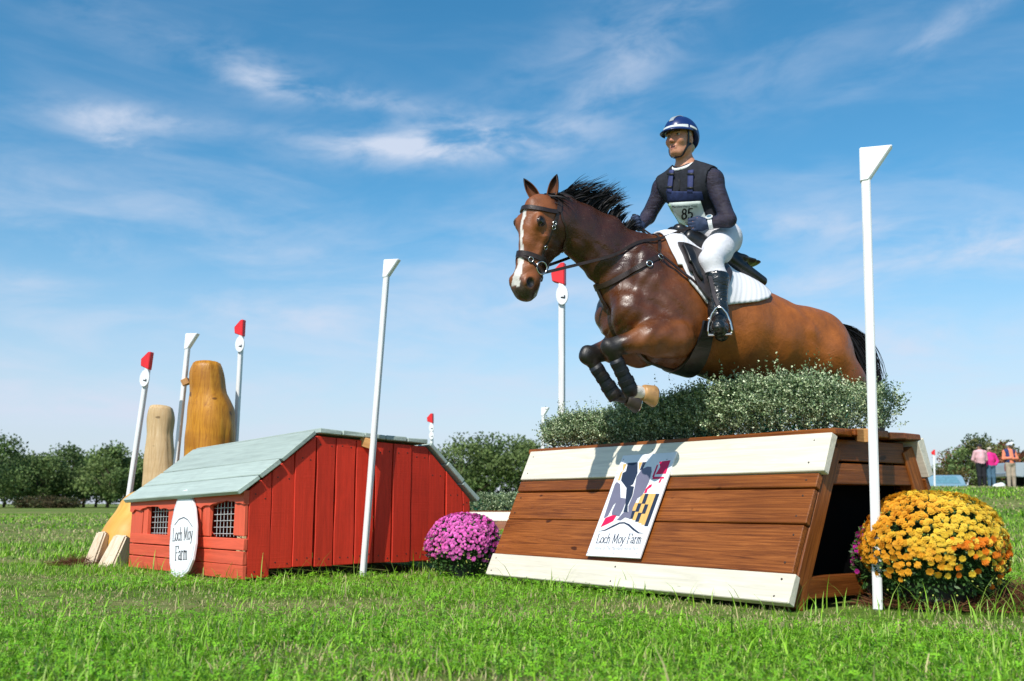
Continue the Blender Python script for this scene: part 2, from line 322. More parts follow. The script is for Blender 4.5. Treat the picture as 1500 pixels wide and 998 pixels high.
# ------------------------------------------------------------------ implicit modelling: smooth unions of tapered limbs, extracted as one mesh
class SDF:
    def __init__(s): s.p = []
    def seg(s, a, b, r0, r1, k=.03, sub=False, tagn=''):      # round cone
        s.p.append(dict(t='seg', a=np.array(a, float), b=np.array(b, float), r0=r0, r1=r1, k=k, sub=sub, tag=tagn)); return s
    def chain(s, pts, rad, k=.03, tagn=''):
        for i in range(len(pts) - 1): s.seg(pts[i], pts[i + 1], rad[i], rad[i + 1], k, tagn=tagn)
        return s
    def ell(s, c, r, ax=None, k=.04, sub=False, tagn=''):
        s.p.append(dict(t='ell', c=np.array(c, float), r=np.array(r, float), ax=np.eye(3) if ax is None else np.array([nrm(x) for x in ax]), k=k, sub=sub, tag=tagn)); return s
    def eseg(s, a, b, up, ra0, rb0, ra1, rb1, k=.04, tagn=''):  # segment with elliptical section: ra along up, rb sideways
        a, b = np.array(a, float), np.array(b, float); t = nrm(b - a); u = nrm(np.array(up, float) - t * (np.array(up, float) @ t)); w = np.cross(t, u)
        s.p.append(dict(t='eseg', a=a, b=b, ax=(t, u, w), r=(ra0, rb0, ra1, rb1), k=k, sub=False, tag=tagn)); return s
    def tubeE(s, st, up, k=.04, tagn=''):                      # stations: (point, ra, rb)
        for (p, a, b), (q, c, d) in zip(st[:-1], st[1:]): s.eseg(p, q, up, a, b, c, d, k, tagn)
        return s
    @staticmethod
    def ev(p, P):
        if p['t'] == 'seg':
            ab = p['b'] - p['a']; l2 = ab @ ab; h = np.clip(((P - p['a']) @ ab) / l2, 0, 1)
            q = P - p['a'] - h[..., None] * ab; return np.sqrt((q * q).sum(-1)) - (p['r0'] + (p['r1'] - p['r0']) * h)
        if p['t'] == 'ell':
            q = ((P - p['c']) @ p['ax'].T); k0 = np.sqrt(((q / p['r']) ** 2).sum(-1)); k1 = np.sqrt(((q / p['r'] ** 2) ** 2).sum(-1)) + 1e-9
            return k0 * (k0 - 1) / k1
        t, u, w = p['ax']; L = np.linalg.norm(p['b'] - p['a']); q = P - p['a']; x = q @ t; h = np.clip(x / L, 0, 1)
        ra = p['r'][0] + (p['r'][2] - p['r'][0]) * h; rb = p['r'][1] + (p['r'][3] - p['r'][1]) * h; rl = np.minimum(ra, rb) * .8
        e = (x - h * L) / rl; y = (q @ u) / ra; z = (q @ w) / rb
        k0 = np.sqrt(e * e + y * y + z * z); k1 = np.sqrt((e / rl) ** 2 + (y / ra) ** 2 + (z / rb) ** 2) + 1e-9
        return k0 * (k0 - 1) / k1
    @staticmethod
    def bb(p):
        if p['t'] == 'ell': r = p['r'].max(); return p['c'] - r, p['c'] + r
        r = max(p['r0'], p['r1']) if p['t'] == 'seg' else max(p['r'])
        return np.minimum(p['a'], p['b']) - r, np.maximum(p['a'], p['b']) + r
    def f(s, P, inflate=0.0):
        P = np.asarray(P, float); f = np.full(P.shape[:-1], 1e3)
        for p in s.p: f = s.comb(f, s.ev(p, P), p)
        return f - inflate
    @staticmethod
    def comb(f, d, p):
        k = p['k']
        if p['sub']:
            h = np.maximum(k - np.abs(f + d), 0) / k; return np.maximum(f, -d) + h * h * k * .25
        h = np.maximum(k - np.abs(f - d), 0) / k; return np.minimum(f, d) - h * h * k * .25
    def grad(s, P, e=.002):
        g = np.stack([s.f(P + np.eye(3)[i] * e) - s.f(P - np.eye(3)[i] * e) for i in range(3)], -1); return g / (np.linalg.norm(g, axis=-1)[..., None] + 1e-12)
    def snap(s, P, off=0.0, it=8):
        P = np.array(P, float)
        for _ in range(it): P = P - s.grad(P) * (s.f(P) - off)[..., None] * .9
        return P
    def mesh(s, h, cut=None, inflate=0.0, only=None):
        ps = [p for p in s.p if only is None or only(p)]
        B = [s.bb(p) for p in ps if not p['sub']]; lo = np.min([b[0] for b in B], 0) - 3 * h - inflate; hi = np.max([b[1] for b in B], 0) + 3 * h + inflate
        n = np.ceil((hi - lo) / h).astype(int) + 1; F = np.full(n, 1e3, np.float32)
        ax = [lo[i] + h * np.arange(n[i]) for i in range(3)]
        for p in ps:
            a, b = s.bb(p); m = p['k'] * 1.05 + 2.5 * h + inflate * 1.2 + .01
            i0 = np.clip(((a - m - lo) / h).astype(int), 0, n); i1 = np.clip(((b + m - lo) / h).astype(int) + 2, 0, n)
            sl = tuple(slice(i0[i], i1[i]) for i in range(3)); G = np.stack(np.meshgrid(*[ax[i][sl[i]] for i in range(3)], indexing='ij'), -1)
            F[sl] = s.comb(F[sl], s.ev(p, G), p)
        F = F - inflate
        if cut is not None:
            G = np.stack(np.meshgrid(*ax, indexing='ij'), -1); F = np.maximum(F, cut(G))
        return surfnet(F, lo, h)
def surfnet(F, lo, h):
    S = F < 0; nx, ny, nz = F.shape
    c = np.zeros((nx - 1, ny - 1, nz - 1), np.int8)
    for i in (0, 1):
        for j in (0, 1):
            for k in (0, 1): c += S[i:nx - 1 + i, j:ny - 1 + j, k:nz - 1 + k]
    act = (c > 0) & (c < 8); idx = np.argwhere(act); vid = np.full(act.shape, -1, np.int64); vid[act] = np.arange(len(idx))
    acc = np.zeros((len(idx), 3)); cnt = np.zeros(len(idx)); C = [(i, j, k) for i in (0, 1) for j in (0, 1) for k in (0, 1)]
    for a in C:
        for d in range(3):
            if a[d]: continue
            b = list(a); b[d] = 1; fa = F[tuple((idx + a).T)]; fb = F[tuple((idx + b).T)]; m = (fa < 0) != (fb < 0)
            t = np.where(m, fa / np.where(m, fa - fb, 1), 0); pos = np.array(a, float)[None] + np.outer(t, np.eye(3)[d]); acc[m] += pos[m]; cnt[m] += 1
    V = lo + h * (idx + acc / cnt[:, None]); Q = []
    for d in range(3):
        sh = [slice(None)] * 3; s0 = list(sh); s1 = list(sh); s0[d] = slice(0, -1); s1[d] = slice(1, None)
        A, Bq = S[tuple(s0)], S[tuple(s1)]; e = np.argwhere(A != Bq); o = [i for i in range(3) if i != d]
        ok = (e[:, o[0]] > 0) & (e[:, o[1]] > 0) & (e[:, o[0]] < F.shape[o[0]] - 1) & (e[:, o[1]] < F.shape[o[1]] - 1); e = e[ok]
        ins = A[tuple(e.T)]; q = []
        for (du, dv) in ((-1, -1), (0, -1), (0, 0), (-1, 0)):
            t = e.copy(); t[:, o[0]] += du; t[:, o[1]] += dv; q.append(vid[tuple(t.T)])
        q = np.stack(q, 1); fl = ins if d != 1 else ~ins; q[~fl] = q[~fl][:, ::-1]; Q.append(q)
    return V, np.vstack(Q)
def relax(V, Q, it=3, lam=.5):
    for _ in range(it):
        A = np.zeros_like(V); n = np.zeros(len(V))
        for i in range(4):
            for j in ((i + 1) % 4, (i + 3) % 4): np.add.at(A, Q[:, i], V[Q[:, j]]); np.add.at(n, Q[:, i], 1)
        V = V + lam * (A / np.maximum(n, 1)[:, None] - V)
    return V

# ------------------------------------------------------------------ terrain
def ground_z(x, y):
    x = np.asarray(x, float); y = np.asarray(y, float)
    rise = 1.10 * smooth01(y, 9, 38) * smooth01(x - .17 * y, .5, 7.5)
    fall = -2.3 * smooth01(y, 43.5, 70) * smooth01(x - .17 * y, .5, 7.5)
    und = (vnoise(x, y, .8) - .5) * .05 * smooth01(np.hypot(x, y - 2), 3, 9) + (vnoise(x + 40, y, .13) - .5) * .25 * smooth01(y, 10, 30) * (1 - smooth01(y, 70, 120))
    return rise + fall + und - .02
# footprints: the table jump, the barn jump
JA = np.array([1.354, 4.959, 0.]); JB = np.array([-.149, 6.972, 0.]); JU = nrm(JA - JB); JV = np.array([-JU[1], JU[0], 0])
BA = np.array([-1.774, 6.751, 0.]); byaw = R(42); BU = np.array([math.cos(byaw), math.sin(byaw), 0]); BV = np.array([-BU[1], BU[0], 0]); BW = 1.9; BD = 1.91
def inside_foot(x, y, m=0.0):
    q = np.stack([x, y], -1); a = (q - JB[:2]) @ JU[:2]; b = (q - JB[:2]) @ JV[:2]; i1 = (a > -m) & (a < 2.51 + m) & (b > .02 - m) & (b < 1.5 + m)
    a = (q - BA[:2]) @ BU[:2]; b = (q - BA[:2]) @ BV[:2]; i2 = (a > -m) & (a < BD + m) & (b > -m) & (b < BW + m)
    return i1 | i2
def dry(x, y):                                               # 0 = lush clover, 1 = dry mown grass
    return np.clip(smooth01(vnoise(x, y * 1.6, .55) * .6 + vnoise(x + 9, y * 1.6, 1.7) * .4, .48, .78) + .75 * smooth01(vnoise(x + 3, y * 2.2, .17), .38, .8) * smooth01(y, 9, 18) + .55 * np.exp(-((y - 4.9 - .25 * x * 0) / .55) ** 2) * smooth01(vnoise(x + 77, y, .45), .25, .7), 0, 1)
def build_ground():
    ys = np.concatenate([np.linspace(-14, 2, 14), np.linspace(2.2, 14, 80), np.linspace(14.5, 80, 110), np.linspace(83, 200, 30), np.linspace(220, 1500, 14)])
    xs = np.concatenate([-np.geomspace(900, 14, 26), np.linspace(-13.5, 13.5, 100), np.linspace(14, 40, 40), np.geomspace(42, 900, 20)])
    Xg, Yg = np.meshgrid(xs, ys, indexing='ij'); V = np.stack([Xg, Yg, ground_z(Xg, Yg)], -1).reshape(-1, 3); ny = len(ys)
    i, j = np.meshgrid(np.arange(len(xs) - 1), np.arange(ny - 1), indexing='ij'); a = (i * ny + j).ravel(); Q = np.stack([a, a + ny, a + ny + 1, a + 1], 1)
    k = mat('turf', (.06, .13, .02), .95, .1)
    n1 = k.nz(.45, 5, .6, .3, (1, 1.6, 1)); n2 = k.nz(9, 8, .7, 0, (1, 1, 1)); n3 = k.nz(.09, 3, .55, .2, (1, 1.8, 1))
    c = k.ramp(n2, [(.3, (.05, .10, .012)), (.5, (.10, .18, .022)), (.72, (.17, .25, .045))])
    c2 = k.ramp(n2, [(.3, (.14, .15, .045)), (.7, (.29, .26, .11))])
    c = k.mixc(k.ramp(n1, [(.46, (0, 0, 0)), (.66, (.75, .75, .75))]), c, c2)
    c = k.mixc(k.ramp(n3, [(.42, (0, 0, 0)), (.62, (.55, .55, .55))]), c, c2); k.setc(c); k.bump(n2, .8, .04)
    o = quad_mesh('ground', V, Q, k.m, smooth=True); o['kind'] = 'structure'
build_ground()

def blades(n, x, y, h, w, bend, col, seg=3, zoff=-.01):
    """tapered, bent grass blades as one numpy mesh"""
    a = rng.random(n) * 2 * math.pi; d = np.stack([np.cos(a), np.sin(a)], 1); p = np.stack([-d[:, 1], d[:, 0]], 1)
    z0 = ground_z(x, y) + zoff; V = []; C = []
    ts = np.linspace(0, 1, seg + 1)
    for t in ts:
        off = bend * h * t ** 2; zz = z0 + h * t * np.sqrt(np.clip(1 - (bend * t) ** 2 * .6, .15, 1)); wd = w * (1 - t ** 1.6) * .5 + .0002
        cx = x + d[:, 0] * off; cy = y + d[:, 1] * off
        for sg in (-1, 1):
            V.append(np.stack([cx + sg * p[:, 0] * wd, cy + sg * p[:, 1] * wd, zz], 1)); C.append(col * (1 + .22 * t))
    m = 2 * (seg + 1); V = np.stack(V, 1).reshape(-1, 3); C = np.stack(C, 1).reshape(-1, 3); base = np.arange(n) * m
    Q = np.concatenate([np.stack([base + 2 * i, base + 2 * i + 1, base + 2 * i + 3, base + 2 * i + 2], 1) for i in range(seg)])
    return V, Q, C
def build_grass():
    k = mat('grass_blade', (.1, .2, .03), .5, .35); k.setc(k.attr())
    tr = k.N('ShaderNodeBsdfTranslucent'); k.L(k.attr(), tr.inputs[0]); mx = k.N('ShaderNodeMixShader'); mx.inputs[0].default_value = .30
    out = k.nt.nodes['Material Output']; k.L(k.b.outputs[0], mx.inputs[1]); k.L(tr.outputs[0], mx.inputs[2]); k.L(mx.outputs[0], out.inputs[0])
    VV, QQ, CC = [], [], []; nv = 0
    green = np.array([.13, .31, .014]); lime = np.array([.25, .48, .022]); pale = np.array([.38, .52, .11]); tan = np.array([.50, .43, .21]); dark = np.array([.04, .12, .012])
    def put(V, Q, C):
        nonlocal nv
        VV.append(V); QQ.append(Q + nv); CC.append(C); nv += len(V)
    def field(y0, y1, dens, h0, h1, w, seg, spread=.66, tall=0.0):
        area = (y1 - y0) * (y0 + y1) * spread + (y1 - y0) * 1.2; n = int(area * dens)
        y = np.sqrt(rng.random(n) * (y1 ** 2 - y0 ** 2) + y0 ** 2); x = (rng.random(n) * 2 - 1) * (y * spread + .6)
        dr = dry(x, y); keep = ~inside_foot(x, y, -.01) & (rng.random(n) > .25 * dr); x, y, dr = x[keep], y[keep], dr[keep]; n = len(x)
        r = rng.random((n, 1)); col = green * (1 - r) + lime * r
        q = rng.random(n); col = np.where((q < .16)[:, None], pale, col); col = np.where((q > .90)[:, None], dark, col)
        tmask = rng.random(n) < (.07 + .62 * dr); col = np.where(tmask[:, None], tan * (.55 + .6 * rng.random((n, 1))), col)
        col = col * (.75 + .5 * rng.random((n, 1)))
        clump = .65 + .7 * vnoise(x, y, 3.1); h = (h0 + (h1 - h0) * rng.random(n) ** 1.7) * clump * (1 - .45 * dr)
        if tall:
            tm = rng.random(n) < tall; h = np.where(tm, h * (1.5 + rng.random(n)), h)
        put(*blades(n, x, y, h, w * (.6 + .9 * rng.random(n)), .2 + 1.0 * rng.random(n), col, seg))
    field(1.2, 2.6, 2600, .035, .10, .006, 3, tall=.03)
    field(2.6, 4.6, 6200, .02, .075, .0055, 3, tall=.025)
    field(4.6, 9.0, 3400, .02, .068, .006, 2, tall=.02)
    field(9.0, 18., 520, .04, .10, .012, 2)
    field(18., 48., 75, .05, .13, .034, 2)
    # taller wisps along the feet of the jumps
    P = []
    for a, b, n in [(JA, JB, 60), (BA, BA + BU * BD, 150), (BA, BA + BV * BW, 60), (JA, JA + JV * 1.4, 60), (np.array([1.6, 4.6, 0]), np.array([2.7, 4.75, 0]), 130)]:
        t = rng.random((n, 1)); P.append(a + (b - a) * t + rng.normal(0, .06, (n, 3)))
    P = np.vstack(P); kk = ~inside_foot(P[:, 0], P[:, 1], 0.0); P = P[kk]; n = len(P); r = rng.random((n, 1))
    put(*blades(n, P[:, 0], P[:, 1], .09 + .15 * rng.random(n) ** 2, .0055 + .004 * rng.random(n), .2 + .6 * rng.random(n), (lime * r + pale * (1 - r)) * .9, 3))
    # wide foreground blades
    n = 900; y = 2.3 + 4.2 * rng.random(n) ** 1.2; x = (rng.random(n) * 2 - 1) * (y * .66 + .5); kk = ~inside_foot(x, y, .02); x, y = x[kk], y[kk]; n = len(x); r = rng.random((n, 1))
    put(*blades(n, x, y, .05 + .075 * rng.random(n), .006 + .006 * rng.random(n), .35 + .6 * rng.random(n), lime * r + green * (1 - r) + .25 * pale, 3))
    V = np.vstack(VV); Q = np.vstack(QQ); C = np.vstack(CC)
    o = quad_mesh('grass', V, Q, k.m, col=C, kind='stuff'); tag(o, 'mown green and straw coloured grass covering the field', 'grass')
    # clover: trefoil leaves low in the sward
    n = 34000; y = 2.0 + 5.2 * rng.random(n) ** .9; x = (rng.random(n) * 2 - 1) * (y * .66 + .5); kk = ~inside_foot(x, y, .0) & (dry(x, y) < .42 + .25 * rng.random(n)); x, y = x[kk], y[kk]; n = len(x)
    z = ground_z(x, y) + .012 + .04 * rng.random(n); rad = .007 + .008 * rng.random(n); a0 = rng.random(n) * 6.28; tx, ty = rng.normal(0, .3, n), rng.normal(0, .3, n)
    V = []; C = []; col = (np.array([.16, .42, .018]) + np.array([.10, .14, .010]) * rng.random((n, 1))) * (.7 + .55 * rng.random((n, 1)))
    for j in range(3):
        for (rr, da) in ((.08, 0), (.8, -.55), (1.15, 0), (.8, .55)):
            a = a0 + j * 2.094 + da; dx, dy = np.cos(a) * rad * rr, np.sin(a) * rad * rr; V.append(np.stack([x + dx, y + dy, z + dx * tx + dy * ty + (.15 * rad if da else 0)], 1)); C.append(col)
    V = np.stack(V, 1).reshape(-1, 3); C = np.stack(C, 1).reshape(-1, 3); b = np.arange(n) * 12
    Q = np.concatenate([np.stack([b + 4 * j, b + 4 * j + 1, b + 4 * j + 2, b + 4 * j + 3], 1) for j in range(3)])
    o = quad_mesh('clover', V, Q, k.m, col=C, kind='stuff'); tag(o, 'low bright green clover leaves mixed into the grass', 'clover')
ZU = np.array([0, 0, 1.])
def plank(name, m, parent, c, X, Y, Z, h, bevel=.004, jit=.002, kind=None):
    mb = MB(); c = np.asarray(c, float); mb.box(c, X, Y, Z, h)
    mb.v[0] = mb.v[0] + rng.normal(0, jit, mb.v[0].shape)
    return mb.build(name, m, parent, bevel=bevel, fr=frame(c, X, Y, Z))

def nail(parent, p, n, r=.0055):
    x = nrm(np.cross(n, [.2, .3, 1.])); mb = MB(); mb.lathe([(r, -.002), (r, .0012), (r * .5, .0022)], p, 7, (x, np.cross(n, x), n)); mb.build('nail', M['nail'], parent, fixn=False)
simple('nail', (.05, .035, .03), .6, .4, .4)
# ------------------------------------------------------------------ table jumps
def table_jump(name, A, B, H, top_v, depth_v, label, fr_rows, thick=.035, simple_=False):
    U = nrm(A - B); V = np.array([-U[1], U[0], 0]); L = np.linalg.norm(A - B)
    t = thing(name, (B + A) / 2 + V * depth_v / 2, label, 'table jump')
    P = lambda u, v, z: B + U * u + V * v + ZU * z
    for side in (0, 1):
        v0, v1 = (0.0, top_v[0]) if side == 0 else (depth_v, top_v[1])
        e = nrm(V * (v1 - v0) + ZU * H); nf = nrm(np.cross(U, e)) * (1 if side == 0 else -1)
        if nf @ V > 0 and side == 0: nf = -nf
        if nf @ V < 0 and side == 1: nf = -nf
        sl = math.hypot(v1 - v0, H); s = sl
        for (fr, mt, th, over) in fr_rows:
            hgt = fr * sl; c = P(L / 2 + over / 2, v0, 0) + e * (s - hgt / 2) + nf * th / 2
            Y = e if nf @ np.cross(U, e) > 0 else -e
            pk = plank('plank', M[mt], t, c, U, Y, nf, (L / 2 + over / 2, hgt / 2 - .004, th / 2)); s -= hgt
            if side == 0 and not simple_:
                for uu in (.06, L / 2, L - .07):
                    for ff in ((-.28, .28) if hgt > .12 else (0,)): nail(pk, P(uu + rng.normal(0, .008), v0, 0) + e * (s + hgt / 2 + ff * hgt) + nf * (th + .0005), nf)
        for u in ([.055, L - .055] if simple_ else [.055, L / 2, L - .055]):
            c = P(u, v0, 0) + e * sl * .49 - nf * .055
            Y = e if nf @ np.cross(U, e) > 0 else -e
            plank('frame_post', M['stained_wood'], t, c, e, -U if nf @ np.cross(e, -U) > 0 else U, nf, (sl * .475, .045, .05))
    nb = 5; vs = np.linspace(top_v[0] - .035, top_v[1] + .035, nb + 1)
    for i in range(nb):
        o0, o1 = rng.random(2) * .03
        plank('top_plank', M['stained_wood'], t, P(L / 2 + (o1 - o0) / 2, (vs[i] + vs[i + 1]) / 2, H + .019), U, V, ZU, (L / 2 + .025 + (o0 + o1) / 2, (vs[1] - vs[0]) / 2 - .003, .019), .006)
    for u in (L - .04, .04):
        k = top_v[0] / H
        for (z0, z1) in ((H * .845, H * .985), (H * .70, H * .835)):
            zc = (z0 + z1) / 2; va = top_v[0] - (H - zc) * k + .09; vb = top_v[1] + (H - zc) * (depth_v - top_v[1]) / H - .09
            plank('cross_board', M['stained_wood'], t, P(u, (va + vb) / 2, zc), V, -U, ZU, ((vb - va) / 2, .018, (z1 - z0) / 2 - .003))
        plank('bottom_rail', M['stained_wood'], t, P(u - .0, depth_v / 2, .085), V, -U, ZU, (depth_v / 2 - .13, .03, .055))
    # boards added over the unseen far end to block light; black lining darkens the opening
    u = .10
    for i in range(7):
        z0, z1 = H * i / 7, H * (i + 1) / 7; zc = (z0 + z1) / 2; va = top_v[0] * zc / H + .10; vb = depth_v - (depth_v - top_v[1]) * zc / H - .10
        plank('end_board', M['stained_wood'], t, P(u + .03, (va + vb) / 2, zc), V, -U, ZU, ((vb - va) / 2, .015, (z1 - z0) / 2 - .002))
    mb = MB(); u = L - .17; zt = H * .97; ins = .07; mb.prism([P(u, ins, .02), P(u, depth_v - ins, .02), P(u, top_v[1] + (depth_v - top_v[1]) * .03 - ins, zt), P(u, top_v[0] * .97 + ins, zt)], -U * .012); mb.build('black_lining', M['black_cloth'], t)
    return t, P, U, V, L
rows = [(.245, 'cream_paint', .050, .03), (.09, 'stained_wood', .036, .0), (.215, 'stained_wood', .034, -.01), (.28, 'stained_wood', .034, -.02), (.17, 'cream_paint', .050, .012)]
TH = .85
table, TP, TU, TV, TL = table_jump('table_jump', JA, JB, TH, (.40, 1.14), 1.50, 'long stained plank table jump with cream boards and a logo panel on its face', rows)

# ------------------------------------------------------------------ lettering and the printed panel
GLY = {  # strokes on a unit x-height grid: lists of polylines (x, y); y 0 base line, 1 x-height, 1.6 cap
 'L': ([[(.15, 1.6), (.15, 0)], [(0, 1.6), (.32, 1.6)], [(0, 0), (.85, 0), (.9, .32)]], 1.0),
 'o': ([[(.42 + .36 * math.cos(a), .5 + .5 * math.sin(a)) for a in np.linspace(0, 6.283, 17)]], .88),
 'c': ([[(.42 + .36 * math.cos(a), .5 + .5 * math.sin(a)) for a in np.linspace(.7, 5.6, 14)]], .80),
 'h': ([[(.15, 1.65), (.15, 0)], [(0, 0), (.3, 0)], [(.15, .7), (.3, .95), (.5, 1.0), (.65, .85), (.66, 0)], [(.54, 0), (.8, 0)]], .90),
 'M': ([[(.12, 0), (.2, 1.6)], [(0, 0), (.28, 0)], [(.2, 1.6), (.62, .2), (1.1, 1.6)], [(1.1, 1.6), (1.18, 0)], [(1.04, 0), (1.34, 0)]], 1.45),
 'y': ([[(.06, 1.0), (.38, .05)], [(.72, 1.0), (.3, -.35), (.1, -.5)], [(-.04, 1), (.2, 1)], [(.58, 1), (.84, 1)]], .86),
 'F': ([[(.15, 1.6), (.15, 0)], [(0, 0), (.34, 0)], [(0, 1.6), (.85, 1.6), (.88, 1.3)], [(.15, .85), (.62, .85)]], .90),
 'a': ([[(.1, .82), (.3, 1.0), (.52, .95), (.58, .7), (.58, .1), (.74, 0)], [(.58, .58), (.22, .48), (.06, .25), (.18, .03), (.4, .06), (.58, .25)]], .80),
 'r': ([[(.15, 1.0), (.15, 0)], [(0, 1.0), (.15, 1.0)], [(0, 0), (.32, 0)], [(.15, .7), (.32, .95), (.55, .98)]], .62),
 'm': ([[(.15, 1.0), (.15, 0)], [(0, 0), (.3, 0)], [(.15, .75), (.35, 1.0), (.52, .9), (.55, 0)], [(.55, .75), (.75, 1.0), (.93, .9), (.96, 0)], [(.44, 0), (.68, 0)], [(.85, 0), (1.1, 0)]], 1.18),
 '8': ([[(.4 + .28 * math.cos(a), 1.2 + .36 * math.sin(a)) for a in np.linspace(0, 6.283, 15)], [(.4 + .34 * math.cos(a), .42 + .42 * math.sin(a)) for a in np.linspace(0, 6.283, 15)]], .95),
 '5': ([[(.74, 1.58), (.2, 1.58), (.14, .88), (.4, 1.0), (.68, .85), (.74, .48), (.6, .12), (.32, 0), (.1, .12)]], .95),
 ' ': ([], .55)}
def strokes(text, mapf, x0, y0, size, w, shear=0.0, xs=1.0, thin=.55, mb=None, lift=.0012, nrmf=None):
    """letters as raised ribbons; mapf(x, y) -> 3D point, nrmf(x, y) -> surface normal"""
    mb = mb or MB(); x = x0
    for ch in text:
        g, adv = GLY[ch]
        for pl in g:
            for (a, b) in zip(pl[:-1], pl[1:]):
                a, b = np.array(a, float), np.array(b, float); d = b - a; ln = math.hypot(*d); 
                if ln < 1e-6: continue
                d /= ln; hw = w * (thin if abs(d[1]) < .5 else 1.0) / 2; n = np.array([-d[1], d[0]]) * hw; a2, b2 = a - d * hw * .6, b + d * hw * .6
                Q = [a2 - n, b2 - n, b2 + n, a2 + n]; pts = []
                for q in Q:
                    qx = x + (q[0] * xs + q[1] * shear) * size; qy = y0 + q[1] * size; pts.append(np.asarray(mapf(qx, qy)) + np.asarray(nrmf(qx, qy)) * lift)
                mb.add(pts, [(0, 1, 2, 3)])
        x += adv * size * xs
    return mb
def text_width(t, size, xs=1.0): return sum(GLY[c][1] for c in t) * size * xs
def font_mesh(body, size):
    cu = bpy.data.curves.new('lettering', 'FONT'); cu.body = body; cu.size = size; ob = bpy.data.objects.new('lettering', cu); COL.objects.link(ob)
    dg = bpy.context.evaluated_depsgraph_get(); me = bpy.data.meshes.new_from_object(ob.evaluated_get(dg)); bpy.data.objects.remove(ob); bpy.data.curves.remove(cu)
    v = np.array([q.co[:2] for q in me.vertices]); f = [tuple(p.vertices) for p in me.polygons]; bpy.data.meshes.remove(me); return v, f

def logo_panel():
    e = nrm(JV * .40 + ZU * TH); nf = nrm(-JV * TH + ZU * .40); p0 = JB + nf * .062
    g = lambda u, v: onplane(u, v, p0, nf)
    C = [g(911, 668), g(993, 661), g(937, 817), g(858, 814)]
    bl = C[3]; X = nrm(C[2] - C[3]); X = nrm(X * .5 + JU * .5 * np.sign(X @ JU)); Y = nrm(np.cross(nf, X)); 
    w = np.linalg.norm(C[2] - C[3]); hh = ((C[0] - C[3]) @ Y + (C[1] - C[2]) @ Y) / 2
    sh = ((C[0] - C[3]) @ X + (C[1] - C[2]) @ X) / 2
    t = thing('logo_panel', bl, 'white printed farm logo panel screwed to the face of the stained table jump', 'sign')
    mb = MB(); q = [bl, bl + X * w, bl + X * w + Y * hh + X * sh, bl + Y * hh + X * sh]; mb.prism([p - nf * .012 for p in q], nf * .012)
    mb.build('panel', M['sign_white'], t, bevel=.0015)
    Z = lambda zx, zy: g(850 + zx / 5.547, 650 + zy / 5.547)                  # printed shapes, laid on the panel
    def shape(pts, mt, name='print', lift=.0012):
        p = [Z(*a) + nf * lift for a in pts]; m = MB(); m.add(p, [tuple(range(len(p)))]); o = m.build(name, M[mt], t); return o
    shape([(385, 158), (468, 152), (466, 240), (430, 330), (378, 362), (332, 300), (345, 240), (372, 225), (383, 180)], 'ink_navy')
    shape([(350, 168), (378, 165), (372, 180), (345, 232)], 'ink_gold'); shape([(330, 232), (345, 225), (322, 300), (305, 300)], 'ink_gold')
    shape([(478, 154), (505, 152), (482, 210), (478, 210)], 'ink_gold'); shape([(508, 152), (536, 150), (505, 210), (484, 218)], 'ink_navy', lift=.0016)
    shape([(378, 365), (396, 344), (438, 350), (425, 420), (388, 500), (386, 545), (388, 560), (352, 556), (368, 500), (372, 440)], 'ink_navy', lift=.0026)
    shape([(298, 312), (325, 330), (328, 440), (368, 446), (372, 470), (345, 540), (318, 592), (255, 578), (262, 545), (292, 480), (270, 500), (226, 588), (190, 610), (245, 440), (282, 330)], 'ink_slate')
    shape([(500, 210), (545, 188), (578, 190), (580, 230), (560, 310), (540, 350), (505, 420), (465, 445), (430, 520), (408, 612), (365, 600), (330, 625), (298, 622), (352, 560), (392, 556), (392, 510), (430, 420), (445, 350), (458, 270)], 'ink_slate', lift=.0016)
    shape([(165, 680), (205, 605), (262, 582), (300, 578), (268, 630), (230, 650)], 'ink_red')
    shape([(642, 148), (734, 136), (696, 245), (612, 250), (632, 220), (650, 190)], 'ink_red')
    shape([(590, 270), (682, 270), (680, 285), (586, 290)], 'ink_red'); shape([(648, 290), (664, 288), (650, 318), (635, 318)], 'ink_red')
    shape([(622, 175), (635, 172), (600, 270), (585, 272)], 'ink_red'); shape([(565, 335), (585, 330), (578, 352), (548, 372), (540, 400), (518, 405), (530, 372)], 'ink_red')
    cols = ['ink_navy', 'ink_gold']
    # counterchanged bars and lozenges
    for i in range(6):
        a0 = 430 + i * 36 * 0.98; x0, x1 = 470 + i * 29, 470 + (i + 1) * 29
        top0, top1 = (x0 + 0, 408), (x1 + 0, 407)
        yb = 612 + i * 12
        for j, (f0, f1) in enumerate(((0, .36), (.36, .68), (.68, 1.0))):
            def pt(x, f): y = 408 + f * (yb - 408); return (x - (y - 408) * .36, y)
            if i >= 4: mt = cols[(i + 0) % 2 ^ 1] if j else cols[(i + 1) % 2]
            else: mt = cols[(i + j) % 2]
            if i == 0 and j == 0: continue
            shape([pt(x0, f0), pt(x1 + 1, f0), pt(x1 + 1, f1), pt(x0, f1)], mt, 'lozenge' if i < 4 else 'bar')
    # swoosh
    up = [(140, 716), (200, 700), (260, 668), (320, 640), (360, 638), (400, 655), (445, 695), (480, 722), (520, 730)]; dn = [(470, 730), (430, 705), (390, 668), (358, 650), (322, 652), (265, 680), (205, 708)]
    shape(up + dn, 'ink_navy', 'swoosh')
    O = Z(128, 808); XX = nrm(Z(492, 811) - O); YY = Y
    up_z = nrm(Z(150, 735) - Z(128, 808)); k = (np.linalg.norm(Z(492, 811) - O)) / text_width('Loch Moy Farm', 1, 1)
    hs = np.linalg.norm(Z(150, 735) - Z(128, 808)) / 1.6
    f3 = lambda x, y: O + XX * x + up_z * y
    strokes('Loch Moy Farm', f3, 0, 0, hs, .17, 0, k / hs, .5, nrmf=lambda x, y: nf).build('lettering', M['ink_navy'], t)
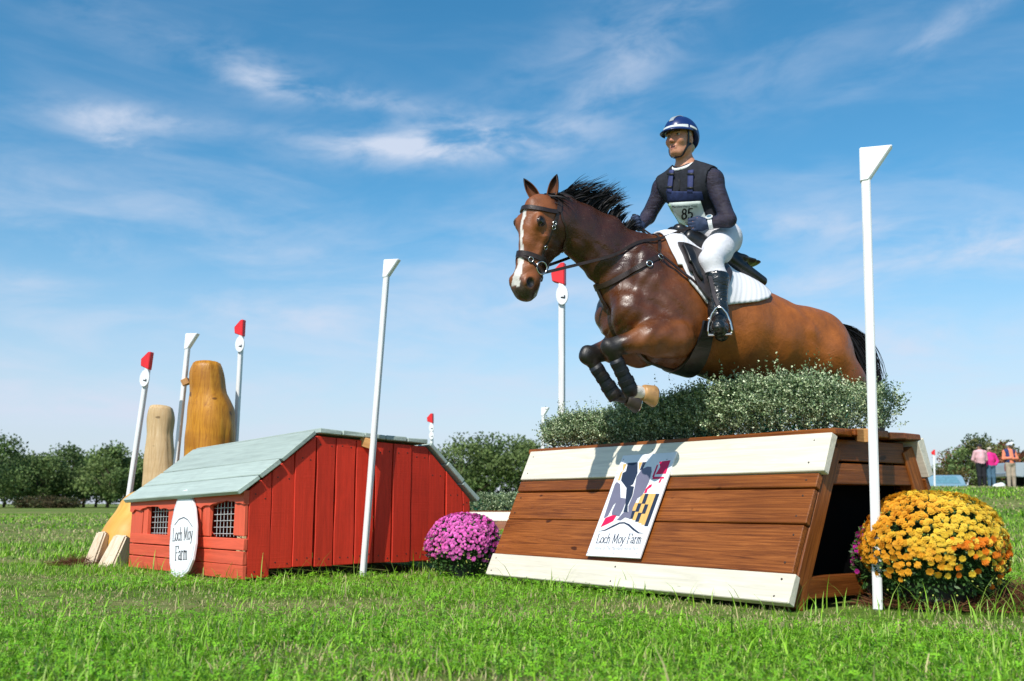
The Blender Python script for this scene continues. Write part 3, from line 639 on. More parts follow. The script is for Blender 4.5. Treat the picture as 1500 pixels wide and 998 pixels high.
    v, f = font_mesh('Home of The Maryland Horse Park', 1.0); wv = v[:, 0].max(); O2 = Z(112, 862); X2 = Z(468, 866) - O2
    m = MB(); m.add([O2 + X2 * (a / wv) + up_z * b * .034 + nf * .0012 for a, b in v], f); m.build('lettering', M['ink_grey'], t)
    for (a, b) in ((352, 130), (550, 122), (62, 885), (270, 890), (462, 890), (705, 130), (300, 245)):
        m = MB(); m.lathe([(.005, 0), (.005, .002), (.002, .003)], Z(a, b), 8, (X, Y, nf)); m.build('screw', M['ink_grey'], t)
logo_panel()

# ------------------------------------------------------------------ barn shaped jump
BP = lambda s, v, z: BA + BU * s + BV * v + ZU * (z - .03 * v * min(1, z / .5))
def barn():
    t = thing('barn_jump', BA + BU * BD / 2 + BV * BW / 2, 'red barn shaped jump with pale green board roof and wire windows', 'barn jump')
    prof = [(0, .60), (.50, .985), (1.47, .945), (BD, .54)]
    def top(s): return float(np.interp(s, [p[0] for p in prof], [p[1] for p in prof])) - .012
    es = [.0, .165, .335, .50, .665, .835, 1.0, 1.165, 1.335, 1.50, 1.665, 1.83, BD]
    for wall_v, out in ((0.0, -1), (BW, 1)):
        for i in range(len(es) - 1):
            a, b = es[i] + .004, es[i + 1] - .004; th = .026 + .010 * rng.random(); zb = .01 if i == 0 else .065 + .012 * rng.random()
            ss = [a] + [p[0] for p in prof[1:3] if a < p[0] < b] + [b]
            lean = rng.normal(0, .004, 2)
            wz = [.25, .5, .75]; jl, jr = rng.normal(0, .0028, 3), rng.normal(0, .0028, 3); L_ = lambda s, z: BP(s, wall_v, z)
            poly = [L_(a + lean[0], zb), L_(b + lean[1], zb)] + [L_(b + lean[1] + j, zb + (top(b) - zb) * w) for w, j in zip(wz, jr)] + [L_(s, top(s)) for s in ss[::-1]] + [L_(a + lean[0] + j, zb + (top(a) - zb) * w) for w, j in zip(wz[::-1], jl)]
            mb = MB(); mb.prism(poly, BV * out * th); c = BP((a + b) / 2, wall_v, .5)
            wb = mb.build('wall_board', M['barn_red'], t, bevel=.004, fr=frame(c, ZU, BU, np.cross(ZU, BU)))
            if out < 0:
                for fz in (.06, .93):
                    for fs in (.25, .75): nail(wb, BP(a + (b - a) * fs + rng.normal(0, .006), 0, zb + (min(top(a), top(b)) - zb) * fz + rng.normal(0, .01)) - BV * th, -BV)
    # front wall with windows
    def fb(v0, v1, z0, z1, th=.03, m='barn_red_lit', name='front_board', vert=False, so=0):
        c = BP(-th / 2 - so, (v0 + v1) / 2, (z0 + z1) / 2)
        if vert: return plank(name, M[m], t, c, ZU, BV, np.cross(ZU, BV), ((z1 - z0) / 2, (v1 - v0) / 2 - .002, th / 2))
        return plank(name, M[m], t, c, BV, -BU, np.array([0, 0, 1.]), ((v1 - v0) / 2, th / 2, (z1 - z0) / 2 - .003))
    for z0, z1 in ((.0, .10), (.105, .195), (.20, .285)): fb(-.03, BW, z0, z1)
    for z0, z1 in ((.02, .14), (.15, .27), (.28, .40), (.41, .52)):
        plank('rear_board', M['barn_red'], t, BP(BD + .015, BW / 2, (z0 + z1) / 2), BV, -BU, np.array([0, 0, 1.]), (BW / 2 - .01, .014, (z1 - z0) / 2 - .004))
    for v0, v1 in ((-.03, .12), (.49, .61), (.63, .72), (1.10, 1.19), (1.57, 1.66), (1.68, 1.90)): fb(v0, v1, .288, .505, .028, vert=True, name='window_post')
    # live edged lintel
    vs = np.linspace(-.03, BW, 40); lo = .50 + .012 * np.sin(vs * 9) + rng.normal(0, .005, 40)
    for i, s in enumerate(vs):
        if .10 < s < .52 or 1.2 < s < 1.6: lo[i] += .012
    poly = [BP(0, s, z) for s, z in zip(vs, lo)] + [BP(0, BW, .585), BP(0, -.03, .585)]
    mb = MB(); mb.prism(poly, -BU * .042); mb.build('lintel', M['barn_red_lit'], t, fr=frame(BP(0, BW / 2, .5), BV, -BU, ZU))
    for v0, v1 in ((.12, .49), (.72, 1.10), (1.19, 1.57)):
        mb = MB()
        for v in np.arange(v0 + .02, v1, .052): mb.tube([BP(.012, v, .28), BP(.012, v, .52)], .0028, 5)
        for z in np.arange(.30, .51, .045): mb.tube([BP(.008, v0, z), BP(.008, v1, z)], .0028, 5)
        mb.build('wire_mesh', M['wire'], t)
    # a few split logs stacked behind the wires
    for i, v in enumerate((.3, .95, 1.35)):
        mb = MB(); mb.tube([BP(.14, v, .06), BP(.16, v + .03, .50)], [.05, .045], 9); mb.build('inner_log', M['raw_log'], t)
    # roof
    def slope(sa, za, sb, zb, n, mt='roof_teal'):
        d = np.array([sb - sa, zb - za]); ln = np.linalg.norm(d); d /= ln
        for i in range(n):
            a, b = i * ln / n, (i + 1) * ln / n; s0, z0 = sa + d[0] * (a + b) / 2, za + d[1] * (a + b) / 2; vc = (BW) / 2
            Y = nrm(BU * d[0] + ZU * d[1]); X = nrm(BP(0, 1, .6) - BP(0, 0, .6)); Zn = np.cross(X, Y); X2 = X
            if Zn[2] < 0: X2 = -X; Zn = -Zn
            o0, o1 = .052 + .012 * rng.random(), .05
            plank('roof_board', M[mt], t, BP(s0, vc - (o0 - o1) / 2 , z0) + Zn * .02, X2, Y, Zn, (BW / 2 + (o0 + o1) / 2, (b - a) / 2 - .0035, .0165), .005)
    slope(-.075, .555, .235, .775, 2); slope(.24, .78, .50, .985, 1); slope(.505, .99, 1.465, .95, 5); slope(1.475, .945, BD + .05, .51, 3)
    # oval sign leaning on the front
    n = nrm(-BU + ZU * .17); pb = BP(-.15, .7, 0); g = lambda u, v: onplane(u, v, pb, n)
    ob = g(262, 845); s = thing('oval_sign', ob, 'tall white oval board lettered with the farm name, leaning on the barn windows', 'sign')
    out = [(273, 717), (280, 726), (285, 745), (287, 770), (286, 796), (282, 820), (275, 837), (266, 846), (258, 847), (251, 841), (248, 825), (248, 800), (250, 770), (255, 745), (261, 728), (267, 719)]
    mb = MB(); mb.prism([g(*p) - n * .02 for p in out], n * .02); mb.build('board', M['sign_white'], s, bevel=.003)
    # thin dark keyline
    mb = MB(); c = np.mean([g(*p) for p in out], 0); P1 = [c + (g(*p) - c) * .955 + n * .0012 for p in out]; P2 = [c + (g(*p) - c) * .935 + n * .0012 for p in out]; k = len(out)
    mb.add(P1 + P2, [(i, (i + 1) % k, k + (i + 1) % k, k + i) for i in range(k)]); mb.build('keyline', M['ink_grey'], s)
    Z = lambda zx, zy: g(100 + zx * .3606, 500 + zy * .3606)
    mb = MB(); sw = [(432, 745), (450, 722), (470, 714), (486, 724), (505, 752)]; a = [Z(*p) + n * .0012 for p in sw]; b = [Z(p[0], p[1] + 4) + n * .0012 for p in sw]; k = len(sw)
    mb.add(a + b, [(i, i + 1, k + i + 1, k + i) for i in range(k - 1)]); mb.build('swoosh', M['ink_black'], s)
    for txt, z0, z1, zh in (('Loch Moy', (424, 812), (506, 804), 50), ('Farm', (434, 890), (484, 886), 56)):
        O = Z(*z0); XX = Z(*z1) - O; upv = Z(z0[0] + 2, z0[1] - zh) - O; hs = np.linalg.norm(upv) / 1.6; upv = nrm(upv); k = np.linalg.norm(XX) / text_width(txt, 1, 1); XX = nrm(XX)
        strokes(txt, lambda x, y: O + XX * x + upv * y, 0, 0, hs, .17, 0, k / hs, .55, nrmf=lambda x, y: n).build('lettering', M['ink_black'], s)
barn()

# ------------------------------------------------------------------ flag poles
def flag_pole(base, top, red, label, w=.05, disc=True, block=None, fsc=1.0, two=False, group='flag poles'):
    base = np.asarray(base, float); top = np.asarray(top, float); t = thing('flag_pole', base, label, 'flag pole', group)
    ax = nrm(top - base); X = nrm(np.array([.93, -.36, 0])); X = nrm(X - ax * (X @ ax)); Y = np.cross(ax, X); L = np.linalg.norm(top - base); flag_l = .19 * fsc
    mb = MB(); c = (base + top) / 2; mb.box(base + ax * (L - flag_l * .5) / 2, X, Y, ax, (w / 2, w / 2, (L - flag_l * .5) / 2)); mb.build('pole', M['white_paint'], t, bevel=.006, fr=frame(base, ax, X, np.cross(ax, X)))
    d = -X if red else X; m = M['plastic_red'] if red else M['plastic_white']; h = top
    wf = .140 * fsc; q = [h - d * w * .62, h + d * wf, h - ax * flag_l * (.72 if red else .98) + d * (wf * .95 if red else w * .3), h - ax * flag_l - d * w * .62]
    if red: q = [h - d * w * .62, h + d * w * .1, h - ax * flag_l * .42 + d * wf * .62, h - ax * flag_l * .80 + d * wf * .55, h - ax * flag_l - d * w * .62]
    mb = MB(); mb.prism([p - Y * w * .62 for p in q], Y * w * 1.24); mb.build('flag', m, t, bevel=.006)
    if red and disc:
        for j in range(2 if two else 1):
            cc = top - ax * (flag_l + .085 + j * .15) * 1.0 + X * w * .35 - Y * w * .75
            a = np.linspace(0, 2 * math.pi, 22, endpoint=False); ring = [cc + X * .046 * math.cos(b) + ax * .080 * math.sin(b) + Y * .012 * math.cos(b) for b in a]
            mb = MB(); mb.prism(ring, -Y * .012); dd = mb.build('number_disc', M['plastic_white'], t, bevel=.002)
            mb = MB(); mb.strap([cc - Y * .0135 + X * x + ax * z for x, z in ((-.035, .0), (-.015, -.02), (.02, -.022), (.022, -.005))], [-Y] * 4, .012, .0008); mb.build('number', M['ink_black'], dd)
    if block is not None:
        b0, b1 = np.asarray(block[0], float), np.asarray(block[1], float); e = nrm(b1 - b0); Yb = nrm(np.cross(ZU, e)); mb = MB(); mb.box((b0 + b1) / 2, e, Yb, np.cross(e, Yb), (np.linalg.norm(b1 - b0) / 2, .035, .035)); mb.build('spacer_block', M['block_wood'], t, bevel=.004, fr=frame((b0 + b1) / 2, e, Yb, np.cross(e, Yb)))
    return t
pb = np.array([1.806, 5.062, -.02]); pt = aty(1267, 218, 5.10); q = pb + (pt - pb) * .36
flag_pole(pb, pt, False, 'white flag pole beside the open end of the stained table jump', .046, block=(q + np.array([.0, .028, 0]), TP(TL + .02, .62, TH + .01)), fsc=1.0)
flag_pole(np.array([.372, 7.62, 0]), aty(823, 386, 7.66), True, 'red topped pole with a white number disc behind the brush of the table jump', .046, fsc=.95)
b = BP(.885, -.075, -.02); tp = aty(568, 381, b[1] + .03); q = b + (tp - b) * .405
flag_pole(b, tp, False, 'tall white flag pole standing against the red boarded end wall', .040, block=(q + np.array([-.005, .02, 0]), BP(.90, .0, .955)), fsc=.75)
def lp(u0, v0, u1, v1, y): a = aty(u0, v0, y); b = aty(u1, v1, y); d = (b - a) / (b[2] - a[2]); return a + d * (-a[2]), b
a, b = lp(190, 720, 220, 516, 9.35); flag_pole(a, b, True, 'leaning red topped flag pole behind the ochre carved foot', .044, fsc=.9)
a, b = lp(259, 668, 277, 489, 9.75); flag_pole(a, b, False, 'white flag pole between the pale log and the tall orange log', .044, fsc=.85, block=(a + (b - a) * .79, aty(274, 564, 9.75)))
a, b = lp(345, 652, 355, 469, 9.95); flag_pole(a, b, True, 'red topped pole with a white disc right against the tall orange log', .044, fsc=.9)

# ------------------------------------------------------------------ carved logs
def carved_log(name, label, y, prof, m, dep=.8, chop=None):
    st = [(aty((l + r) / 2, v, y), abs(aty(r, v, y)[0] - aty(l, v, y)[0]) / 2) for (v, l, r) in prof]
    base = st[-1][0].copy(); base[2] = 0; t = thing(name, base, label, 'carved log', 'carved logs')
    st = st[::-1]; p0 = st[0][0].copy(); p0[2] = -.03; pts = [p0] + [s[0] for s in st]; rr = [st[0][1] * 1.02] + [s[1] for s in st]
    zz = np.array([p[2] for p in pts]); zs = np.linspace(zz[0], zz[-1], 40); cx = np.interp(zs, zz, [p[0] for p in pts]); cy = np.interp(zs, zz, [p[1] for p in pts]); rs = np.interp(zs, zz, rr)
    n = 36; a = np.linspace(0, 2 * math.pi, n, endpoint=False); V = []; ph = rng.random(8) * 6.28
    for i, z in enumerate(zs):
        g = 1 + .025 * np.sin(3 * a + ph[0] + z * 2) + .022 * np.sin(5 * a + ph[1] - z * 3) + .016 * np.sin(11 * a + ph[2] + z) + .010 * np.sin(19 * a + ph[4] + 2 * np.sin(z * 4)) + .012 * np.sin(7 * z * 3 + ph[5] + 2 * a) - .06 * np.exp(-((np.mod(a - 5.4 + .2 * z, 6.283) - .4) / .05) ** 2) - .05 * np.exp(-((np.mod(a - 4.5 - .3 * z, 6.283) - .4) / .10) ** 2)
        e = 1.0 if i < 36 else (1, 1, .985, .95, .86)[i - 35]
        V.append(np.stack([cx[i] + rs[i] * e * g * np.cos(a), cy[i] + rs[i] * dep * e * g * np.sin(a), np.full(n, z) + .02 * np.sin(a + ph[3]) * (i > 34)], 1))
    m_ = len(zs); f = [(i * n + j, i * n + (j + 1) % n, (i + 1) * n + (j + 1) % n, (i + 1) * n + j) for i in range(m_ - 1) for j in range(n)] + [tuple((m_ - 1) * n + j for j in range(n)), tuple(range(n))[::-1]]
    mb = MB(); mb.add(np.vstack(V), f); mb.build('trunk', M[m], t, smooth=True); return t
carved_log('carved_log', 'tall orange varnished log standing behind the barn roof', 9.7, [(533, 279, 326), (545, 277, 327), (575, 278, 331), (600, 276, 342), (625, 274, 344), (660, 272, 342), (760, 268, 346)], 'oiled_log')
carved_log('carved_log', 'shorter pale bare log standing behind the barn roof', 10.0, [(597, 217, 255), (612, 216, 256), (635, 216, 253), (665, 212, 255), (705, 210, 258), (770, 208, 260)], 'raw_log')
def carved_foot():
    y = 8.95; t = thing('carved_stump', (aty(178, 820, y)[0], y, 0), 'smooth ochre carved wooden foot with two pale toes beside the barn', 'carved log')
    s = SDF(); p = lambda u, v, d=0: aty(u, v, y + d)
    s.seg(p(207, 752, .1), p(194, 800, .05), .205, .270, .1).seg(p(196, 795), p(190, 850), .27, .29, .1)
    V, Q = s.mesh(.022); V = V[:]; o = quad_mesh('foot', V @ np.eye(3), Q, M['ochre_log'], smooth=True); 
    o.parent = t; o.matrix_basis = WM[t].inverted(); WM[o] = Matrix.Identity(4)
    for (u0, v0, u1, v1, w, d) in ((150, 780, 137, 826, .062, -.25), (178, 785, 160, 832, .085, -.36)):
        a, b = p(u0, v0, d), p(u1, v1, d - .08); a2 = a.copy(); ax = nrm(a - b); X = nrm(np.array([.9, -.2, .25])); X = nrm(X - ax * (X @ ax)); Y = np.cross(ax, X); mb = MB()
        P = [b - X * w - Y * .07 - ax * .05, b + X * w - Y * .07 - ax * .05, b + X * w + Y * .12 - ax * .05, b - X * w + Y * .12 - ax * .05, a - X * w * .85 - Y * .02, a + X * w * .75 - Y * .02 + ax * .01, a + X * w * .7 + Y * .1, a - X * w * .7 + Y * .1]
        mb.hexa(P); mb.build('toe', M['pale_toe'], t, bevel=.015, seg=2, fr=frame(b, X, Y, ax))
carved_foot()

# ------------------------------------------------------------------ a second, lower table jump far behind
fy = 19.0; FB = aty(628, 770, fy); FB[2] = 0; FA = FB + nrm(np.array([1, -.35, 0])) * 2.45
ft, FP, FU, FV, FL = table_jump('table_jump', FA, FB, .33, (.2, .8), 1.0, 'low cream and brown table jump far behind the purple flowers', [(.5, 'cream_paint', .04, 0), (.5, 'stained_wood', .035, 0)], simple_=True)
a, b = lp(632.5, 660, 632, 606, 19.2); flag_pole(a, b, True, 'far red topped pole with two white discs above the barn roof', .055, fsc=1.0, two=True)
a, b = lp(795.5, 665, 796, 597, 17.6); flag_pole(a, b, False, 'far white pole just left of the brush behind the table jump', .055, fsc=.8)
# ------------------------------------------------------------------ foliage
def leaf_material(name, rough=.5, tl=.25, spec=.35):
    k = mat(name, (.1, .2, .05), rough, spec); k.setc(k.attr())
    tr = k.N('ShaderNodeBsdfTranslucent'); k.L(k.attr(), tr.inputs[0]); mx = k.N('ShaderNodeMixShader'); mx.inputs[0].default_value = tl
    k.L(k.b.outputs[0], mx.inputs[1]); k.L(tr.outputs[0], mx.inputs[2]); k.L(mx.outputs[0], k.nt.nodes['Material Output'].inputs[0]); M[name] = k.m
leaf_material('leaf_hedge', .38, .15, .5); leaf_material('leaf_tree', .6, .3, .25); leaf_material('leaf_mum', .5, .2); leaf_material('petal', .6, .25, .2)
simple('bark', (.10, .075, .055), .9, .2, var=.3, scale=12, bmp=.6, bsc=20)
simple('plastic_stem', (.03, .20, .12), .5, .4)
def leaves(P, D, size, wid, col, curl=.25):
    """diamond leaves: base P, direction D (N x 3), folded along the midrib"""
    n = len(P); r = rng.normal(0, 1, (n, 3)); S = np.cross(D, r); S /= np.linalg.norm(S, axis=1)[:, None] + 1e-9; N_ = np.cross(D, S)
    size = np.broadcast_to(size, (n,))[:, None]; wid = np.broadcast_to(wid, (n,))[:, None]; mid = P + D * size * .5
    V = np.stack([P, mid + S * wid * .5 + N_ * size * curl * .3, P + D * size, mid - S * wid * .5 + N_ * size * curl * .3], 1).reshape(-1, 3)
    b = np.arange(n) * 4; Q = np.stack([b, b + 1, b + 2, b + 3], 1); return V, Q, np.repeat(col, 4, 0)
def unit(n): v = rng.normal(0, 1, (n, 3)); return v / np.linalg.norm(v, axis=1)[:, None]

def hedge(label, P, U, V, u0, u1, v0, v1, z0, hgt, nsp, lsize=.015, group='brush'):
    hgt = hgt * np.ones(1)[0]; t = thing('brush_hedge', P((u0 + u1) / 2, (v0 + v1) / 2, z0), label, 'hedge')
    n = nsp; uu = u0 + (u1 - u0) * rng.random(n); vv = rng.random(n); zz = rng.random(n) ** .75
    lump = .74 + .42 * vnoise(uu * 3.1 + 5, vv * 1.5, 1.0) + .14 * vnoise(uu * 9, vv * 4, 1.0)
    bulge = .80 + .30 * np.sin(np.clip(zz, 0, 1) * 2.6)                                   # narrower at the foot
    # push to the outside shell
    shell = rng.random(n) < .75; vv = np.where(shell, np.where(rng.random(n) < .6, rng.random(n) * .16, np.where(rng.random(n) < .5, 1 - rng.random(n) * .16, vv)), vv)
    top = shell & (rng.random(n) < .38); zz = np.where(top, 1 - .12 * rng.random(n), zz)
    vm = (v0 + v1) / 2; vhalf = (v1 - v0) / 2
    b0 = np.stack([P(0, 0, 0) + 0 * U] * n) * 0 + np.array(P(0, 0, 0))[None] + np.outer(uu, U) + np.outer(vm + (vv * 2 - 1) * vhalf * bulge * lump, V); b0[:, 2] = z0 + zz * hgt * (.66 + .34 * (uu - u0) / (u1 - u0)) * lump * .92
    endw = np.minimum(uu - u0, u1 - uu); b0[:, 2] -= np.where(endw < .1, (.1 - endw) * .6 * zz, 0)
    out = np.outer((vv * 2 - 1), V) * 1.0 + np.outer(np.where(uu < u0 + .15, -1, np.where(uu > u1 - .15, 1, 0)), U) * .8
    d = out * .7 + ZU[None] * (.55 + .5 * zz[:, None]) + unit(n) * .55; d /= np.linalg.norm(d, axis=1)[:, None]
    L = (.045 + .06 * rng.random(n)) * np.where(top & (rng.random(n) < .10), 1.7, 1.0); d[L > .11] = d[L > .11] * .35 + ZU * .8; LP, LD, LC, LS = [], [], [], []
    tone = rng.random(n); dk = np.array([.09, .155, .07]); md = np.array([.25, .345, .165]); pl = np.array([.58, .66, .40])
    for j in range(16):
        s = (j + rng.random(n)) / 16; p = b0 + d * (L * s)[:, None] + rng.normal(0, .004, (n, 3)); dd = d * .5 + unit(n); dd /= np.linalg.norm(dd, axis=1)[:, None]
        r = rng.random(n); c = np.where((r < .30)[:, None], dk, np.where((r < .70)[:, None], md, pl)); c = c * (.65 + .6 * tone[:, None]) * (.8 + .4 * rng.random((n, 1)))
        LP.append(p); LD.append(dd); LC.append(c); LS.append(lsize * (.65 + .6 * rng.random(n)))
    Vv, Q, C = leaves(np.vstack(LP), np.vstack(LD), np.concatenate(LS), np.concatenate(LS) * .62, np.vstack(LC))
    W = WM[t]; off = np.array(W.translation); quad_mesh('foliage', Vv - off, Q, M['leaf_hedge'], t, col=C, kind='stuff')
    # dark inner twigs
    mb = MB()
    for i in range(int(22 * (u1 - u0)) + 4):
        u = u0 + .12 + (u1 - u0 - .24) * rng.random(); v = v0 + (v1 - v0) * (.12 + .76 * rng.random()); a = P(u, v, z0 - .002)
        for _ in range(4):
            e = a + np.array([rng.normal(0, .09), rng.normal(0, .09), hgt * (.5 + .35 * rng.random())]); mb.tube([a, (a + e) / 2 + rng.normal(0, .015, 3), e], [.006, .004, .002], 5, caps=False)
    mb.build('stems', M['plastic_stem'], t)
    return t
hedge('grey green leafy brush hedge growing out of the table jump top', TP, TU, TV, .0, 2.46, .47, 1.10, TH + .038, .285, 9000)
hedge('low grey green brush hedge on the far low jump', FP, FU, FV, .0, 2.4, .22, .78, .33 + .038, .30, 1500, .03)

def pompon(mb, c, ax, r, col):
    """double chrysanthemum head: three whorls of petals"""
    ax = nrm(ax); x = nrm(np.cross(ax, [.3, .7, .2])); y = np.cross(ax, x)
    for ring, (m, lift, rad) in enumerate(((7, -.15, 1.0), (6, .32, .78), (4, .62, .45))):
        for i in range(m):
            a = 6.283 * (i + .5 * ring) / m; d = x * math.cos(a) + y * math.sin(a); s = np.cross(ax, d); w = r * rad * .42
            mb.add([c + ax * r * (lift - .1), c + d * r * rad * .65 + s * w + ax * r * lift, c + d * r * rad + ax * r * (lift + .05), c + d * r * rad * .65 - s * w + ax * r * lift], [(0, 1, 2, 3)], col)
def dome_points(n, c, rx, rz, zc, lo=-.35):
    """even points on a dome"""
    i = np.arange(n) + .5; ph = math.pi * (1 + 5 ** .5) * i; cz = 1 - (1 - lo) * i / n; s = np.sqrt(1 - cz ** 2)
    D = np.stack([s * np.cos(ph), s * np.sin(ph), cz], 1); D += rng.normal(0, .035, D.shape); D /= np.linalg.norm(D, axis=1)[:, None]
    lump = 1 + .045 * np.sin(D[:, 0] * 5 + 1) * np.cos(D[:, 2] * 4) + .04 * np.sin(D[:, 1] * 7 + D[:, 0] * 3)
    return c + D * np.array([rx, rx, rz]) * lump[:, None] + np.array([0, 0, zc]), D
def mum(name, label, c, rx, zt, zb, nfl, fr, colf, parts=0, pot=True, lo=-.35, drop=0.0):
    t = thing(name, c, label, 'potted flowers'); zc = zb + (zt - zb) * .36; rz = zt - zc
    Pn, D = dome_points(nfl, c, rx, rz, zc, lo); low = D[:, 2] < .1; keep = ~(low & (rng.random(nfl) < np.clip(.12 + (.1 - D[:, 2]) * 1.5, 0, .95))) & (rng.random(nfl) > drop)
    Pn, D = Pn[keep], D[keep]
    # green under-foliage
    n = int(5200 * (rx / .36) ** 2); B, E = dome_points(n, c, rx * .96, rz * .95, zc, -.72); B -= E * (.0 + .10 * rng.random((n, 1)) ** 1.5) * rx * 1.2
    dd = E + unit(n) * .9; dd /= np.linalg.norm(dd, axis=1)[:, None]; r = rng.random((n, 1)); col = (np.array([.022, .062, .016]) * (1 - r) + np.array([.075, .16, .035]) * r)
    V, Q, C = leaves(B, dd, .022 + .014 * rng.random(n), .014, col); off = np.array(WM[t].translation); quad_mesh('foliage', V - off, Q, M['leaf_mum'], t, col=C, kind='stuff')
    mb = MB(); a = 24
    mb.lathe([(rx * .50, -.02), (rx * .56, zb * .9 + .06), (rx * .60, zb * .9 + .06), (rx * .60, zb * .9 + .085), (rx * .52, zb * .9 + .085), (rx * .5, zb * .9 + .06), (.01, zb * .9 + .06)], c, 24); mb.build('pot', M['pot'], t, smooth=False, bevel=.0)
    mb = MB(); mb.lathe([(.01, zb), (rx * .72, zb + .02), (rx * .80, zc), (rx * .66, zc + rz * .55), (rx * .3, zc + rz * .8), (.01, zc + rz * .84)], c, 20); mb.build('stem_mass', M['dark_leaf'], t, smooth=True)
    # blossoms: the ones that show largest are parts, the rest one part
    order = np.argsort(np.linalg.norm(Pn - _o, axis=1)); view = -(Pn - _o); view /= np.linalg.norm(view, axis=1)[:, None]; score = (view * D).sum(1); order = np.argsort(-score); own = set(order[:parts].tolist())
    if parts:
        protos = {}
        for i in own:
            cl = colf(Pn[i], D[i]); key = tuple(np.round(cl, 2)); 
            if key not in protos:
                q = MB(); pompon(q, np.zeros(3), ZU, 1.0, key); o = q.build('blossom', M['petal'], None, fixn=False, fr=Matrix.Identity(4)); me = o.data; bpy.data.objects.remove(o); protos[key] = me
            ax = nrm(D[i] + rng.normal(0, .25, 3)); x = nrm(np.cross(ax, rng.normal(0, 1, 3))); y = np.cross(ax, x); s = fr * (.75 + .5 * rng.random())
            o = bpy.data.objects.new('blossom', protos[key]); COL.objects.link(o); o.parent = t; o.matrix_basis = WM[t].inverted() @ frame(Pn[i], x * s, y * s, ax * s)
    mb = MB()
    for i in range(len(Pn)):
        if i in own: continue
        pompon(mb, Pn[i], D[i] + rng.normal(0, .25, 3), fr * (.7 + .5 * rng.random()), colf(Pn[i], D[i]))
    mb.build('blossoms', M['petal'], t, fixn=False, kind='stuff')
    mb = MB()                                                                                 # unopened buds
    for i in range(int(nfl * .12)):
        j = rng.integers(0, n); d = nrm(E[j] + rng.normal(0, .3, 3))
        if d[2] > .45: continue
        mb.lathe([(.001, 0), (.0045, .003), (.004, .008), (.001, .010)], B[j] + d * .03, 5, (nrm(np.cross(d, [.2, .1, 1])), nrm(np.cross(d, np.cross(d, [.2, .1, 1]))), d))
    mb.build('buds', M['bud'], t, kind='stuff')
    return t
simple('dark_leaf', (.018, .042, .014), .8, .2); simple('bud', (.42, .46, .10), .5, .3)
def col_orange(p, d):
    x = (p - MC)[0]; f = smooth01(x + .10 * math.sin(p[2] * 23) + rng.normal(0, .05), -.26, -.02); a, b = np.array([.88, .42, .028]), np.array([.90, .62, .06])
    if d[2] < .25 and x > -.05 and rng.random() < .55: f = 0; a = np.array([.86, .26, .02])
    q = a * (1 - f) + b * f; return np.round(q * (.9 + .05 * rng.integers(0, 3)), 2)
def col_purple(p, d): return np.array([.80, .17, .56]) * (.75 + .5 * rng.random()) + np.array([.08, .05, .06]) * (rng.random() < .25)
def col_magenta(p, d): return np.array([.5, .03, .30]) * (.8 + .4 * rng.random())
MC = np.array([aty(1368, 800, 5.12)[0], 5.12, 0.])
mum('potted_mums', 'large dome of orange and yellow mums in a dark pot beside the white pole', MC, .345, .56, .10, 1900, .0178, col_orange, parts=300, lo=-.55)
pc = np.array([aty(680, 800, 7.3)[0], 7.25, 0.]); mum('potted_mums', 'dome of pink purple mums between the barn and the table jump', pc, .262, .430, .07, 1300, .0155, col_purple, lo=-.45)
mum('potted_mums', 'small magenta mums tucked behind the orange and yellow dome', np.array([1.915, 5.30, 0]), .135, .40, .10, 150, .016, col_magenta, lo=-.5)

def straw(label, c, rx, ry, n, hgt):
    t = np.sqrt(rng.random(n)); a = rng.random(n) * 6.283; x = c[0] + rx * t * np.cos(a); y = c[1] + ry * t * np.sin(a); z = ground_z(x, y) + hgt * (1 - t ** 2) * (.4 + .6 * rng.random(n)) + .015
    d = unit(n); d[:, 2] = np.abs(d[:, 2]) * .35 - .05; d /= np.linalg.norm(d, axis=1)[:, None]; L = .05 + .09 * rng.random(n); r = rng.random((n, 1))
    col = np.array([.075, .032, .014]) * (1 - r) + np.array([.24, .105, .045]) * r; P = np.stack([x, y, z], 1)
    V, Q, C = leaves(P, d, L, .004, col, .1); o = quad_mesh('pine_straw', V, Q, M['leaf_tree'], col=C, kind='stuff'); tag(o, label, 'mulch')
straw('brown pine straw mulch heaped around the orange mums', (2.42, 5.22), .62, .42, 9000, .09)
straw('rusty pine straw mulch around the carved wooden foot', (-3.62, 8.62), .28, .14, 1300, .05)

